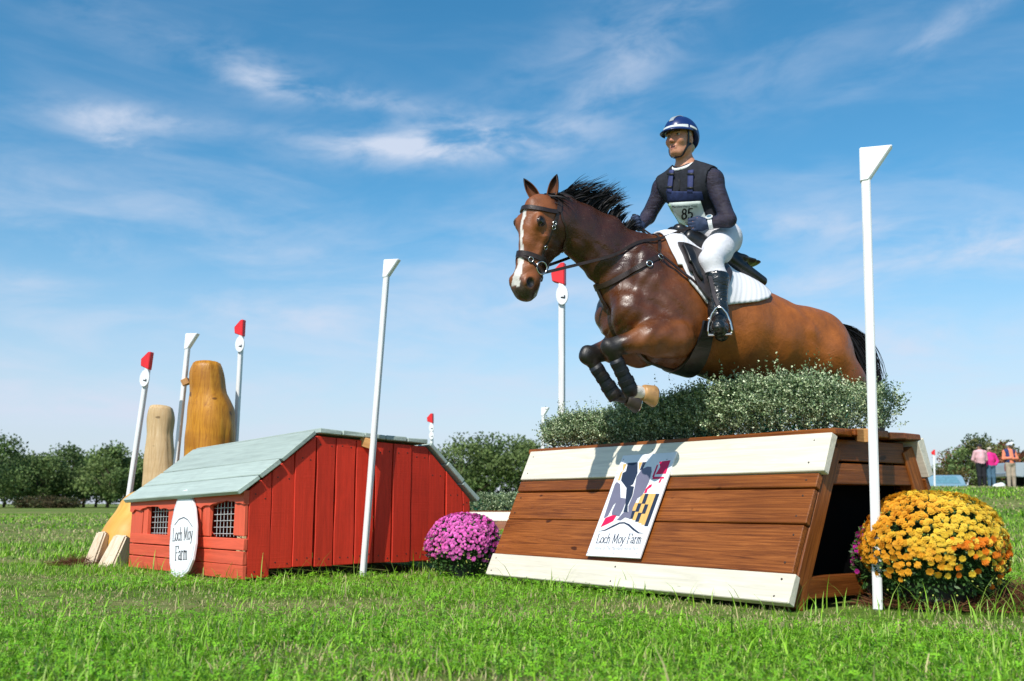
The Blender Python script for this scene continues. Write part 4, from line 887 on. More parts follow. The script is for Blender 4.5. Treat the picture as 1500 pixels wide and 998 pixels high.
# ------------------------------------------------------------------ trees
def tree(name, label, x, y, h, rw, pal, n=5200, ls=.30, trunk=.16, crown0=.22, group=None, gap=.0, zb=None):
    z = float(ground_z(x, y)) if zb is None else zb; t = thing(name, (x, y, z), label, 'tree', group); c = np.array([x, y, z])
    mb = MB(); th = h * .72; pts = [c + np.array([rng.normal(0, .05) * i, rng.normal(0, .05) * i, th * i / 6 - .05 * (i == 0)]) for i in range(7)]
    mb.tube(pts, [trunk * (1 - .13 * i) for i in range(7)], 8)
    K = 46; cl = []
    for i in range(K):
        d = unit(1)[0]; d[2] = d[2] * .95; q = np.array([d[0] * rw * (.5 + .5 * rng.random()), d[1] * rw * (.5 + .5 * rng.random()), h * (crown0 + (1 - crown0) * (.5 + .5 * d[2] * (.6 + .4 * rng.random())))])
        taper = 1 - .55 * max(0, (q[2] / h - .62) / .38); q[:2] *= taper; q[:2] *= .55 + .45 * smooth01(q[2] / h, crown0 - .05, crown0 + .22)
        cl.append(q)
    for q in cl[::3]:
        b = pts[min(5, max(1, int(q[2] / h * 5)))]; e = c + q; mb.tube([b, b * .5 + e * .5 + np.array([0, 0, -.08 * h * .3]), e], [trunk * .42, trunk * .25, trunk * .09], 5, caps=False)
    mb.build('trunk', M['bark'], t, smooth=True)
    P, C = [], []; tot = n // K
    for q in cl:
        r = rw * (.20 + .17 * rng.random()); m = int(tot * (.6 + .8 * rng.random())); o = unit(m) * (rng.random((m, 1)) ** .45) * r * np.array([1.1, 1.1, .75]); P.append(c + q + o); tone = .7 + .6 * rng.random(); cc = pal[rng.integers(0, len(pal))]
        C.append(np.array(cc) * tone * (.7 + .6 * rng.random((m, 1))))
    P = np.vstack(P); C = np.vstack(C); d = unit(len(P)); V, Q, CC = leaves(P, d, ls * (.6 + .8 * rng.random(len(P))), ls * .75, C, .3)
    quad_mesh('crown', V - np.array(WM[t].translation), Q, M['leaf_tree'], t, col=CC)
    return t
G1 = [(.105, .165, .05), (.13, .195, .06), (.085, .135, .045)]; G2 = [(.14, .205, .065), (.175, .24, .075), (.11, .165, .05)]; G3 = [(.08, .13, .045), (.17, .18, .06), (.24, .11, .045), (.32, .11, .055)]
def tpx(u, vtop, y): p = aty(u, vtop, y); return p[0], y, p[2]
trees = [(-18, 628, 118, .052, G1, 'tall dark tree with a ragged side at the edge of the left tree row'), (30, 668, 132, .036, G1, 'low dark green tree next to the tall dark one in the row'), (62, 662, 124, .036, G2, 'rounded green tree in the left row above the brown scrub'),
         (98, 654, 128, .042, G1, 'dense broad tree in the middle of the left row'), (128, 662, 135, .034, G1, 'dark tree filling the gap beside the open crowned tree'), (163, 650, 120, .036, G2, 'loose open crowned tree with sky showing through, near the leaning red pole'),
         (206, 666, 126, .034, G2, 'light green tree behind the pale log'), (243, 682, 132, .03, G1, 'small dark tree behind the white flag pole and logs'),
         (676, 640, 112, .042, G2, 'broad green tree just above the roof end of the barn'), (722, 634, 116, .044, G1, 'tallest tree of the clump above the purple mums'), (768, 640, 114, .042, G2, 'spreading tree of the clump beside the brush hedge'), (812, 652, 122, .034, G1, 'green tree half hidden behind the brush hedge end'),
         (12, 660, 140, .036, G2, 'pale green tree at the back of the left row beside the tall dark one'), (80, 668, 145, .04, G2, 'pale tree filling the back of the left row above the scrub'), (145, 668, 148, .04, G1, 'back row tree between the dark one and the open crowned one'), (190, 672, 146, .036, G2, 'back row tree just left of the pale log'),
         (640, 668, 125, .03, G1, 'low tree mostly hidden behind the barn roof')]
for (u, v, y, rw, pal, lab) in trees:
    x, yy, z = tpx(u, v, y); tree('broadleaf_tree', lab, x, yy, z + .0, rw * y, pal, 5600 if rw > .035 else 4200, .34, .22, .12 if u < 300 else .06, 'trees along the far edge of the field', zb=float(ground_z(x, yy)) - .1)
for (u, v, y, w, lab) in ((70, 727, 112, .020, 'brownish scrub bush at the foot of the rounded green tree'), (95, 729, 113, .016, 'brownish scrub bush under the dense broad tree'), (40, 730, 114, .016, 'low brown scrub beside the tiny pale car')):
    x, yy, z = tpx(u, v, y); tree('scrub_bush', lab, x, yy, max(1.0, z), w * y, [(.10, .075, .035), (.07, .08, .03)], 1400, .25, .06, .0, 'scrub bushes under the trees', zb=float(ground_z(x, yy)))
x, yy, z = tpx(1440, 636, 54); g = float(ground_z(x, yy)); tree('autumn_tree', 'wide shrubby tree turning red on the hill behind the three people', x, yy, z - g, 2.15, G3, 9000, .15, .09, .02)
x, yy, z = tpx(1405, 656, 53); g = float(ground_z(x, yy)); tree('autumn_tree', 'low green end of the reddening shrub by the far red pole', x, yy, z - g, 1.5, G2 + [(.13, .10, .035)], 5200, .13, .06, .0)
x, yy, z = tpx(1478, 631, 56); g = float(ground_z(x, yy)); tree('autumn_tree', 'rust red shrub top beside the far white flag', x, yy, z - g, 1.15, [(.19, .07, .035), (.13, .085, .035), (.07, .09, .03)], 5200, .14, .07, .02)
x, yy, z = tpx(1512, 650, 57); g = float(ground_z(x, yy)); tree('autumn_tree', 'dark brownish shrub behind the silver pickup', x, yy, z - g, 1.1, [(.10, .06, .035), (.05, .08, .03)], 4200, .15, .07, .0)
# ------------------------------------------------------------------ the horse, in its own frame: x back, y away from the near side, z up
HY = R(22); HB = np.array([math.cos(HY), math.sin(HY), 0]); HN = np.array([math.sin(HY), -math.cos(HY), 0]); HW = np.array([.875, 5.9, 0])
HM = frame(HW, HB, -HN, ZU)
def HL(u, v, w=0.0):
    p = onplane(u, v, HW + HN * w, HN); q = p - HW; return np.array([q @ HB, -w, p[2]])
def V3(x, w, z): return np.array([x, -w, z], float)
horse = thing('horse', HW, 'bay horse with a white blaze jumping over the brush of the table jump', 'horse', rz=HY)
WM[horse] = Matrix.Translation(Vector(HW)) @ Matrix.Rotation(HY, 4, 'Z')
hs = SDF(); K = .05
body = [(-.20, 1.675, .185, .135), (-.10, 1.69, .285, .21), (.05, 1.69, .375, .262), (.25, 1.64, .355, .292), (.50, 1.565, .325, .308), (.75, 1.515, .282, .300), (.95, 1.505, .230, .280), (1.10, 1.478, .212, .250), (1.25, 1.445, .172, .178)]
hs.tubeE([(V3(x, 0, z), a, b) for x, z, a, b in body], ZU, .05)
hs.seg(V3(-.12, 0, 2.03), V3(.10, 0, 2.035), .052, .055, .14).seg(V3(.10, 0, 2.035), V3(.34, 0, 1.93), .055, .06, .14)
# neck
hs.tubeE([(V3(-.02, 0, 1.76), .30, .17), (V3(-.20, .005, 1.885), .245, .120), (V3(-.38, .012, 2.010), .178, .093), (V3(-.53, .026, 2.078), .146, .084), (V3(-.66, .048, 2.128), .132, .082), (V3(-.755, .062, 2.140), .115, .080)], np.array([.55, 0, .85]), .07)
hs.seg(V3(-.30, 0, 2.15), V3(-.62, .03, 2.225), .032, .032, .08)
# croup and haunches
hs.seg(V3(1.00, 0, 1.615), V3(1.23, 0, 1.550), .08, .055, .12)
for s in (1, -1):
    # shoulder blade, its muscles and the point of the shoulder
    hs.ell(V3(-.10, .180 * s, 1.72), (.125, .065, .27), (V3(1, 0, .35), V3(0, 1, 0), V3(-.35, 0, 1)), .09)
    hs.ell(V3(.04, .215 * s, 1.60), (.14, .06, .17), None, .07)
    hs.ell(V3(-.245, .115 * s, 1.62), (.105, .092, .13), None, .06)
    hs.ell(V3(-.235, .068 * s, 1.545), (.10, .072, .10), None, .04)
    # haunch
    hs.ell(V3(1.05, .160 * s, 1.470), (.250, .124, .225), (V3(1, 0, -.3), V3(0, 1, 0), V3(.3, 0, 1)), .08)
    hs.ell(V3(1.17, .115 * s, 1.385), (.135, .105, .18), None, .06)
    hs.ell(V3(.90, .175 * s, 1.61), (.08, .05, .045), None, .10)
    hs.seg(V3(.80, .245 * s, 1.64), V3(.90, .275 * s, 1.54), .014, .016, .06).seg(V3(.90, .275 * s, 1.54), V3(.94, .26 * s, 1.40), .016, .014, .05)
    # stifle, gaskin, hock, cannon of the trailing hind leg
    kx = .05 if s > 0 else 0
    hs.chain([V3(1.10, .18 * s, 1.42), V3(1.18 + kx, .18 * s, 1.27), V3(1.40 + kx, .15 * s, 1.12)], [.15, .115, .058], .05)
    hs.chain([V3(1.40 + kx, .15 * s, 1.12), V3(1.45 + kx, .14 * s, 1.09), V3(1.46 + kx, .14 * s, .82), V3(1.52 + kx, .14 * s, .73)], [.058, .052, .040, .040], .02)
    hs.chain([V3(1.52 + kx, .14 * s, .73), V3(1.55 + kx, .14 * s, .66)], [.036, .036], .02)
# near foreleg, folded
E_, Kn, Fe, Pa = V3(-.02, .235, 1.440), V3(-.430, .205, 1.372), V3(-.290, .175, 1.138), V3(-.218, .17, 1.126)
hs.seg(V3(-.27, .14, 1.60), V3(-.03, .19, 1.46), .085, .105, .05).ell(V3(.0, .20, 1.455), (.11, .085, .12), None, .05)
hs.chain([E_, V3(-.20, .250, 1.432), Kn], [.108, .086, .045], .014).ell(V3(-.135, .250, 1.490), (.105, .060, .068), (V3(1, 0, .25), V3(0, 1, 0), V3(-.25, 0, 1)), .03).ell(V3(-.09, .245, 1.375), (.15, .05, .05), (V3(1, 0, .15), V3(0, 1, 0), V3(-.15, 0, 1)), .03)
hs.ell(Kn + V3(-.006, 0, -.004), (.046, .042, .052), None, .02).chain([Kn + V3(.01, 0, -.02), V3(-.355, .175, 1.25), Fe, Pa], [.042, .034, .041, .036], .015)
# far foreleg
E2, K2, F2, P2 = V3(-.02, -.205, 1.435), V3(-.402, -.13, 1.375), V3(-.236, -.13, 1.145), V3(-.16, -.13, 1.125)
hs.seg(V3(-.20, -.12, 1.60), V3(-.03, -.19, 1.45), .085, .105, .06).ell(V3(.0, -.20, 1.455), (.11, .085, .12), None, .05)
hs.chain([E2, V3(-.20, -.19, 1.43), K2], [.10, .080, .045], .03).ell(K2 + V3(-.006, 0, -.004), (.050, .044, .058), None, .02)
hs.chain([K2 + V3(.01, 0, -.02), (K2 + F2) / 2, F2, P2], [.042, .034, .041, .036], .015)
# head
hy, ht, hr_ = R(26), R(6), R(-8); fh = np.array([-math.cos(hy), -math.sin(hy), 0]); hd = -ZU * math.cos(ht) + fh * math.sin(ht); hq = fh * math.cos(ht) + ZU * math.sin(ht); hsd = np.cross(hq, hd)
if hsd[1] > 0: hsd = -hsd
hd, hsd = hd * math.cos(hr_) + hsd * math.sin(hr_), hsd * math.cos(hr_) - hd * math.sin(hr_)
HLn, HWd = .87, 1.10
HO = V3(-.806, .070, 2.205)
def HD(d, q, s): return HO + hd * d * HLn + (hq * q + hsd * s) * HWd
def hell(c, r, ax=None, k=.02, sub=False): hs.ell(c, np.array(r) * np.array([HLn, HWd, HWd]), ax or (hd, hq, hsd), k, sub)
hst = [(.00, .050, -.115, .070), (.07, .074, -.120, .086), (.15, .080, -.165, .092), (.22, .076, -.180, .084), (.30, .064, -.150, .068), (.38, .056, -.096, .062), (.46, .058, -.080, .062), (.53, .068, -.082, .068), (.585, .056, -.072, .064), (.62, .028, -.055, .050)]
hs.tubeE([(HD(d, (f + b) / 2, 0), (f - b) / 2 * HWd, w * HWd) for d, f, b, w in hst], hq, .025)
hs.seg(HD(.02, .045, 0), HD(.48, .034, 0), .038, .030, .03)                                     # face and nasal bone
for s in (1, -1):
    hell(HD(.215, -.105, .056 * s), (.105, .085, .032))                     # cheek
    hs.seg(HD(.30, -.118, .03 * s), HD(.49, -.055, .025 * s), .030, .022, .025)                   # jaw bar
    hell(HD(.145, .050, .066 * s), (.052, .026, .024), None, .026)      # orbit
    hs.seg(HD(.225, -.005, .082 * s), HD(.345, .000, .060 * s), .012, .007, .02)                  # facial crest
    hell(HD(.545, .026, .050 * s), (.044, .036, .026))                      # nostril rim
    hell(HD(.550, .030, .078 * s), (.034, .022, .026), None, .010, True)
    hell(HD(.145, .046, .092 * s), (.028, .016, .017), None, .008, True)               # eye socket
    hs.seg(HD(-.01, -.045, .040 * s), HD(-.05, -.055, .045 * s), .034, .026, .03)                 # ear roots
hell(HD(.60, -.052, 0), (.036, .036, .040))
hs.seg(HD(.572, -.022, -.05), HD(.572, -.022, .05), .005, .005, .012, True)   # chin, mouth line
# grooves that part neck, shoulder and forearm
for s in (1, -1):
    hs.seg(V3(.17, .30 * s, 1.72), V3(.20, .31 * s, 1.42), .014, .010, .06, True)
Vh, Qh = hs.mesh(.0105); Vh = relax(Vh, Qh, 2, .35)
_g = hs.grad(Vh); _a = Vh * np.array([1, 1, 1]); _m = smooth01(-Vh[:, 0], -.45, .15) * (Vh[:, 2] < 2.0)
Vh = Vh + _g * (.0042 * _m * (np.sin(_a[:, 0] * 46 + 2.2 * np.sin(_a[:, 2] * 19)) * np.sin(_a[:, 2] * 33 + _a[:, 1] * 21 + 2 * np.sin(_a[:, 0] * 13))) + .0022 * np.sin(_a[:, 0] * 21 + 3 * np.sin(_a[:, 2] * 8)) * np.sin(_a[:, 2] * 17 + _a[:, 1] * 9))[:, None]
def seg_par(P, a, b): ab = b - a; return np.clip(((P - a) @ ab) / (ab @ ab), 0, 1), np.linalg.norm(P - a - np.clip(((P - a) @ ab) / (ab @ ab), 0, 1)[:, None] * ab, axis=1)
def coat():
    P = Vh; n = len(P); dry_bay = np.array([.300, .088, .0120]); drk = np.array([.048, .0165, .0085]); blk = np.array([.014, .011, .010]); wht = np.array([.72, .69, .64])  # dry bay brown, and the darker brown of the sweat-wet coat
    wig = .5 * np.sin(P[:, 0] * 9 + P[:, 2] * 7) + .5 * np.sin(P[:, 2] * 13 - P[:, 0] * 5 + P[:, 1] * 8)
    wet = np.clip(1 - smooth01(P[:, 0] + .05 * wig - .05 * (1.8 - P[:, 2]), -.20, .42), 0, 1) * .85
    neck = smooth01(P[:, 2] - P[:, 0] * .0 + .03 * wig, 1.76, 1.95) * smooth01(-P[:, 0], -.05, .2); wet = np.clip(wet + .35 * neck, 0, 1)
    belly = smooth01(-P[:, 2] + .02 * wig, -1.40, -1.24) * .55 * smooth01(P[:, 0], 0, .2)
    f = np.clip(wet + belly, 0, 1)[:, None]; c = dry_bay * (1 - f) + drk * f
    # forearms warmer
    for a, b in ((E_, Kn), (E2, K2)):
        t, d = seg_par(P, a, b); g = ((d < .13) * smooth01(.14 - d, .0, .05) * (1 - smooth01(t, .72, .95)) * .85)[:, None]; c = c * (1 - g) + np.array([.21, .066, .014]) * g
    for a, b, m in ((Kn, Fe, Pa), (K2, F2, P2)) if False else ():
        pass
    for a, k_, fe, pa in ((E_, Kn, Fe, Pa), (E2, K2, F2, P2)):
        t, d = seg_par(P, a, k_); g = ((d < .1) * smooth01(t + .05 * wig, .66, .97))[:, None]; c = c * (1 - g) + blk * g
        t, d = seg_par(P, k_, fe); g = (d < .075)[:, None] * 1.0; c = c * (1 - g) + blk * g
        t, d = seg_par(P, fe, pa); g = ((d < .07) * (t > .35))[:, None] * 1.0; c = c * (1 - g) + (wht if a is E_ else blk) * g
    hind = (P[:, 0] > 1.30) & (P[:, 2] < 1.14); c[hind] = blk
    # head colours
    q = P - HO; d, f_, s = q @ hd / HLn, q @ hq / HWd, q @ hsd / HWd; head = (f_ > -.16) & (d > -.06) & (d < .68) & (np.abs(s) < .13) & (P[:, 0] < -.58)
    hc = np.array([.225, .068, .0160]); fr = head * smooth01(f_ + .02 * np.sin(d * 30), -.065, .0); fr = fr[:, None]; c = c * (1 - fr) + hc * fr
    mz = (head * smooth01(d + .03 * np.sin(s * 60) - .25 * f_, .50, .60))[:, None]; c = c * (1 - mz) + np.array([.055, .036, .028]) * mz
    bz = head & (f_ > .012) & (np.abs(s + .004 + .010 * np.sin(d * 11)) < np.where(d < .15, .016 - .05 * np.clip(d - .09, 0, .1) + .003 * np.sin(d * 70 + s * 90), np.where(d < .40, .0118 + .002 * np.sin(d * 60), .0118 + .11 * np.clip(d - .40, 0, .14) + .003 * np.sin(d * 80)))) & (d > .075) & (d < .585)
    c[bz] = wht
    eye = np.zeros(n)
    for sg in (1, -1): eye = np.maximum(eye, 1 - smooth01(np.linalg.norm((P - HD(.145, .046, .088 * sg)) * 1.0, axis=1), .022, .036)); eye = np.maximum(eye, 1 - smooth01(np.linalg.norm(P - HD(.550, .030, .070 * sg), axis=1), .024, .036))
    eye = (eye * head)[:, None]; c = c * (1 - eye) + blk * eye
    return c
k = mat('horse_coat', (.2, .07, .02), .36, .5); kn = k.nz(14, 6, .6, .4, (1, 1, 1)); fine = k.nz(190, 3, .6, .3, (.35, 1, 1)); vein = k.nz(7, 4, .55, 1.2)
foam = k.mixc(1.0, k.ramp(k.nz(13, 8, .72, 1.6, (1, 1, 2.0)), [(.60, (0, 0, 0)), (.70, (.30, .30, .30))]), k.ramp(k.attr(), [(.013, (0, 0, 0)), (.022, (1, 1, 1)), (.05, (1, 1, 1)), (.08, (0, 0, 0))]), 'MULTIPLY')
kc = k.mixc(foam, k.attr(), (.36, .27, .23)); kc = k.mixc(1.0, kc, k.ramp(kn, [(.25, (.72, .70, .68)), (.75, (1.22, 1.2, 1.18))]), 'MULTIPLY'); k.setc(kc)
k.L(k.mixc(k.ramp(k.attr(), [(.013, (0, 0, 0)), (.022, (1, 1, 1)), (.05, (1, 1, 1)), (.09, (0, 0, 0))]), k.ramp(k.nz(6, 4, .6), [(.35, (.38, .38, .38)), (.7, (.60, .60, .60))]), k.ramp(k.nz(22, 6, .7), [(.38, (.16, .16, .16)), (.62, (.46, .46, .46))])), k.b.inputs['Roughness']); k.bump(fine, .35, .003); k.bump(vein, .45, .016); k.bump(kn, .30, .008); k.bump(k.nz(45, 5, .7, .8), .30, .004)
k.b.inputs['Coat Weight'].default_value = .03; k.b.inputs['Coat Roughness'].default_value = .25
M['coat'] = k.m
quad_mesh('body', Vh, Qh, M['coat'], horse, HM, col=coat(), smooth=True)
TOW = np.array(HM)
def tow(P): P = np.asarray(P, float); return P @ TOW[:3, :3].T + TOW[:3, 3]
def vw(P): return np.asarray(P, float) @ TOW[:3, :3].T
# eyes
for s in (1, -1):
    mb = MB(); c = HD(.145, .045, .0680 * s); a = np.array([hd, hq, hsd]); mb.lathe([(.0001, -.026)] + [(.029 * math.cos(x), .029 * math.sin(x)) for x in np.linspace(-1.4, 1.4, 14)] + [(.0001, .026)], tow(c), 20, vw(a)); mb.build('eye', M['lens_black'], horse, smooth=True)
    for up in (1, -1):                                                                           # eyelids
        pts = [HD(.145 + .034 * math.sin(x), .045 + up * .020 * math.cos(x), (.0875 - .010 * abs(math.sin(x)) ** 2) * s) for x in np.linspace(-1.45, 1.45, 9)]; mb = MB(); mb.tube(tow(pts), [.003, .005, .006, .0065, .007, .0065, .006, .005, .003], 7); mb.build('eyelid', M['eyelid'] if 'eyelid' in M else simple('eyelid', (.035, .018, .012), .4).m, horse, smooth=True)
# ears: curled leaves with an open hollow
k = mat('ear_skin', (.07, .025, .012), .6, .3); k.setc(k.attr()); M['ear'] = k.m
def ear(root, tip, opening, r=.036):
    ax = tip - root; L = np.linalg.norm(ax); ax = ax / L; o = nrm(opening - ax * (opening @ ax)); sd = np.cross(ax, o); V, C = [], []; nt, na = 14, 15
    for i in range(nt):
        t = i / (nt - 1); rad = r * (.62 + 1.5 * t - 2.05 * t ** 2) if t < .985 else .001; rad = max(rad, .0015); gap = .30 + 1.15 * math.sin(min(1, t * 1.1) * math.pi) ** .8
        for j in range(na):
            a = gap + (2 * math.pi - 2 * gap) * j / (na - 1); V.append(root + ax * L * t + (o * math.cos(a) * 1.0 + sd * math.sin(a) * .92) * rad - o * .010 * t * t + o * .012 * math.sin(t * 3)); dk = smooth01(t, .45, .95); C.append(np.array([.13, .042, .013]) * (1 - dk) + np.array([.014, .011, .010]) * dk)
    V = np.array(V); f = [(i * na + j, i * na + j + 1, (i + 1) * na + j + 1, (i + 1) * na + j) for i in range(nt - 1) for j in range(na - 1)]
    mb = MB(); mb.add(tow(V), f, np.array(C)); ob = mb.build('ear', M['ear'], horse, smooth=True, fixn=False); md = ob.modifiers.new('thickness', 'SOLIDIFY'); md.thickness = .005
ear(HD(-.025, -.048, .042), HD(-.23, -.052, .040), hq * .9 + hsd * .3, .040)
ear(HD(-.025, -.048, -.042), HD(-.185, .02, -.125), hq * .8 + hsd * .55, .040)
# hooves
def hoof(pa, dirv, upv, white=True):
    d = nrm(dirv); u = nrm(upv - d * (upv @ d)); s = np.cross(d, u); mb = MB(); n = 20; a = np.linspace(0, 2 * math.pi, n, endpoint=False); V = []
    for t, r, sh in ((0, .042, 0), (.012, .046, 0), (.07, .060, .014), (.078, .058, .015)): V.append(pa + d * t + np.outer(np.cos(a), u) * r * 1.05 + np.outer(np.sin(a), s) * r * .95 + u * sh * .8)
    f = [(i * n + j, i * n + (j + 1) % n, (i + 1) * n + (j + 1) % n, (i + 1) * n + j) for i in range(3) for j in range(n)] + [tuple(range(n)), tuple(3 * n + j for j in range(n))]
    mb.add(tow(np.vstack(V)), f); o = mb.build('hoof', M['hoof_pale'] if white else M['hoof_dark'], horse, smooth=True)
    ring = [pa + d * .080 + (u * math.cos(x) * .052 + s * math.sin(x) * .047) + u * .012 for x in np.linspace(.5, 5.78, 18)]; mb = MB(); mb.tube(tow(ring), .0065, 6); mb.build('horseshoe', M['steel'], o)
simple('hoof_pale', (.48, .27, .11), .4, .4, var=.3, scale=14); simple('hoof_dark', (.05, .04, .035), .4, .4, var=.3)
hoof(Pa + V3(.012, 0, .0), V3(.97, 0, -.10), V3(.0, 0, -1)); hoof(P2 + V3(.012, 0, 0), V3(.95, 0, -.2), V3(0, 0, -1), False)
for s in (1, -1):
    kx = .05 if s > 0 else 0; hoof(V3(1.55 + kx, .14 * s, .66), V3(.45, 0, -.9), V3(-1, 0, 0), False)
# mane, forelock, tail: tapered strands
def strands(name, roots, dirs, lens, wid, droop, m, seg=7, wave=.06, wind=None, par=None):
    n = len(roots); d = dirs / np.linalg.norm(dirs, axis=1)[:, None]; p = roots.copy(); st = [p]; ph = rng.random((n, 2)) * 6.28; sd = np.cross(d, unit(n)); sd /= np.linalg.norm(sd, axis=1)[:, None]
    for i in range(seg):
        t = (i + 1) / seg; d = d + droop * (1 / seg) + sd * (wave * np.sin(ph[:, :1] + t * 5)); d /= np.linalg.norm(d, axis=1)[:, None]; p = p + d * (lens / seg)[:, None]; st.append(p)
    ang = rng.random(n) * 6.283; x = unit(n); V = []
    for i, q in enumerate(st):
        t = i / seg; w = wid * (1 - t ** 1.5) * .5 + .0004; s2 = np.cross(st[min(i + 1, seg)] - st[max(i - 1, 0)], x); s2 /= np.linalg.norm(s2, axis=1)[:, None] + 1e-9; V += [q - s2 * w[:, None], q + s2 * w[:, None]]
    m2 = 2 * (seg + 1); V = np.stack(V, 1).reshape(-1, 3); b = np.arange(n) * m2; Q = np.concatenate([np.stack([b + 2 * i, b + 2 * i + 1, b + 2 * i + 3, b + 2 * i + 2], 1) for i in range(seg)])
    return quad_mesh(name, V, Q, m, par or horse, HM, smooth=True, kind='stuff')
nl = 85; lt = np.sort(rng.random(nl)); li = np.repeat(np.arange(nl), 17); n = len(li); t = np.clip(lt[li] + rng.normal(0, .006, n), 0, 1); crest = np.array([HD(-.02, -.09, 0), V3(-.62, .03, 2.262), V3(-.505, .018, 2.240), V3(-.40, .01, 2.215), V3(-.28, .005, 2.165), V3(-.14, 0, 2.115)]); ts = np.linspace(0, 1, len(crest))
roots = np.stack([np.interp(t, ts, crest[:, i]) for i in range(3)], 1); roots = hs.snap(roots, -.004) + rng.normal(0, .010, (n, 3)) * np.array([.6, 1, .3])
_l = rng.random((nl, 3)); up = np.stack([.70 + .75 * _l[li, 0] - .45 * t, (_l[li, 1] - .6) * .8, .62 + .75 * t + .45 * _l[li, 2]], 1) + rng.normal(0, .075, (n, 3)); lens = (.085 + .15 * np.sin(np.clip(t * 1.15, 0, 1) * math.pi) ** .8) * (.55 + .7 * rng.random(nl)[li]) * (.7 + .35 * rng.random(n))
strands('mane', roots, up, lens, .0055 + .004 * rng.random(n), np.array([.5, 0, -.35]) + 0 * up, M['hair_black'])
n = 420; roots = HD(0, 0, 0) + np.outer(rng.normal(-.03, .014, n), hd) + np.outer(rng.normal(-.055, .014, n), hq) + np.outer(rng.normal(0, .022, n), hsd); roots = hs.snap(roots, .001)
strands('forelock', roots, hd * .25 + unit(n) * .35 + np.array([.95, -.25, .25]), .07 + .09 * rng.random(n), .005 + .004 * rng.random(n), np.array([.3, -.3, -.9]) + np.zeros((n, 3)), M['hair_black'])
guide = np.array([HL(1222, 480), HL(1240, 490), HL(1254, 505), HL(1264, 525), HL(1272, 552), HL(1274, 580), HL(1270, 612)]); gs = np.linspace(0, 1, len(guide)); n = 900; r0 = np.clip(rng.normal(0, .9, (n, 3)), -1.5, 1.5); end = .55 + .45 * rng.random(n); V = []; SEG = 12
for i in range(SEG + 1):
    t = end * i / SEG; c = np.stack([np.interp(t, gs, guide[:, j]) for j in range(3)], 1); wdt = .014 + .035 * np.sin(np.clip(t * 1.2, 0, 1) * 2.2); q = c + r0 * wdt[:, None] + .006 * np.sin(r0 * 5 + 9 * t[:, None]); V.append(q)
W_ = []; x = unit(n)
for i in range(SEG + 1):
    s2 = np.cross(V[min(i + 1, SEG)] - V[max(i - 1, 0)], x); s2 /= np.linalg.norm(s2, axis=1)[:, None] + 1e-9; w = .0055 * (1 - (i / SEG) ** 2) * .5 + .0005; W_ += [V[i] - s2 * w, V[i] + s2 * w]
V = np.stack(W_, 1).reshape(-1, 3); m2 = 2 * (SEG + 1); bb = np.arange(n) * m2; Q = np.concatenate([np.stack([bb + 2 * i, bb + 2 * i + 1, bb + 2 * i + 3, bb + 2 * i + 2], 1) for i in range(SEG)])
quad_mesh('tail', V, Q, M['hair_black'], horse, HM, smooth=True, kind='stuff')
mb = MB(); mb.tube(tow(np.vstack([V3(1.20, 0, 1.57)[None], guide[:4] - np.array([0, 0, .02])])), [.040, .034, .032, .026, .012], 12); mb.build('dock', M['hair_black'], horse, smooth=True)
# ------------------------------------------------------------------ tack
HMi = np.linalg.inv(TOW)
def trace_many(f, u, v, off=0.0, it=45):
    """first hits of the lines of sight (u, v) with an implicit body, in the horse's frame"""
    u = np.atleast_1d(np.asarray(u, float)); v = np.atleast_1d(np.asarray(v, float)); o = HMi[:3, :3] @ _o + HMi[:3, 3]
    D = _fw + np.outer((u - 750) / FPX, [1., 0, 0]) + np.outer((499 - v) / FPX, _up); D = D @ HMi[:3, :3].T; D /= np.linalg.norm(D, axis=1)[:, None]; t = np.full(len(u), 4.0)
    for _ in range(it): t = np.minimum(t + (f(o + D * t[:, None]) - off) * .88, 9)
    return o + D * t[:, None]
def trace(f, u, v, off=0.0): return trace_many(f, u, v, off)[0]
def tr_list(pts, off): p = np.array(pts, float); return list(trace_many(hs.f, p[:, 0], p[:, 1], off))
def resample(P, n):
    P = np.asarray(P, float)
    d = np.concatenate([[0], np.cumsum(np.linalg.norm(np.diff(P, axis=0), axis=1))]); t = np.linspace(0, d[-1], n); Q = np.stack([np.interp(t, d, P[:, i]) for i in range(3)], 1)
    for _ in range(3): Q[1:-1] = Q[1:-1] * .5 + (Q[:-2] + Q[2:]) * .25
    return Q
def belt(name, parent, pts, width, m, thick=.004, off=.002, n=30, sdf=None, snap=True):
    sdf = sdf or hs; P = resample(pts, n)
    if snap: P = sdf.snap(P, off)
    N_ = sdf.grad(P); mb = MB(); mb.strap(tow(P), vw(N_), width, thick); return mb.build(name, M[m], parent, smooth=False)
def ring(name, parent, c, nv, r, m='steel', rt=.004, ell_=1.0, up=None):
    nv = nrm(nv); u = nrm(np.cross(nv, [.1, .2, 1.])); v = np.cross(nv, u); pts = [c + u * r * math.cos(a) * ell_ + v * r * math.sin(a) for a in np.linspace(0, 2 * math.pi, 25)]
    mb = MB(); mb.tube(tow(pts), rt, 8, caps=False); return mb.build(name, M[m], parent, smooth=True)
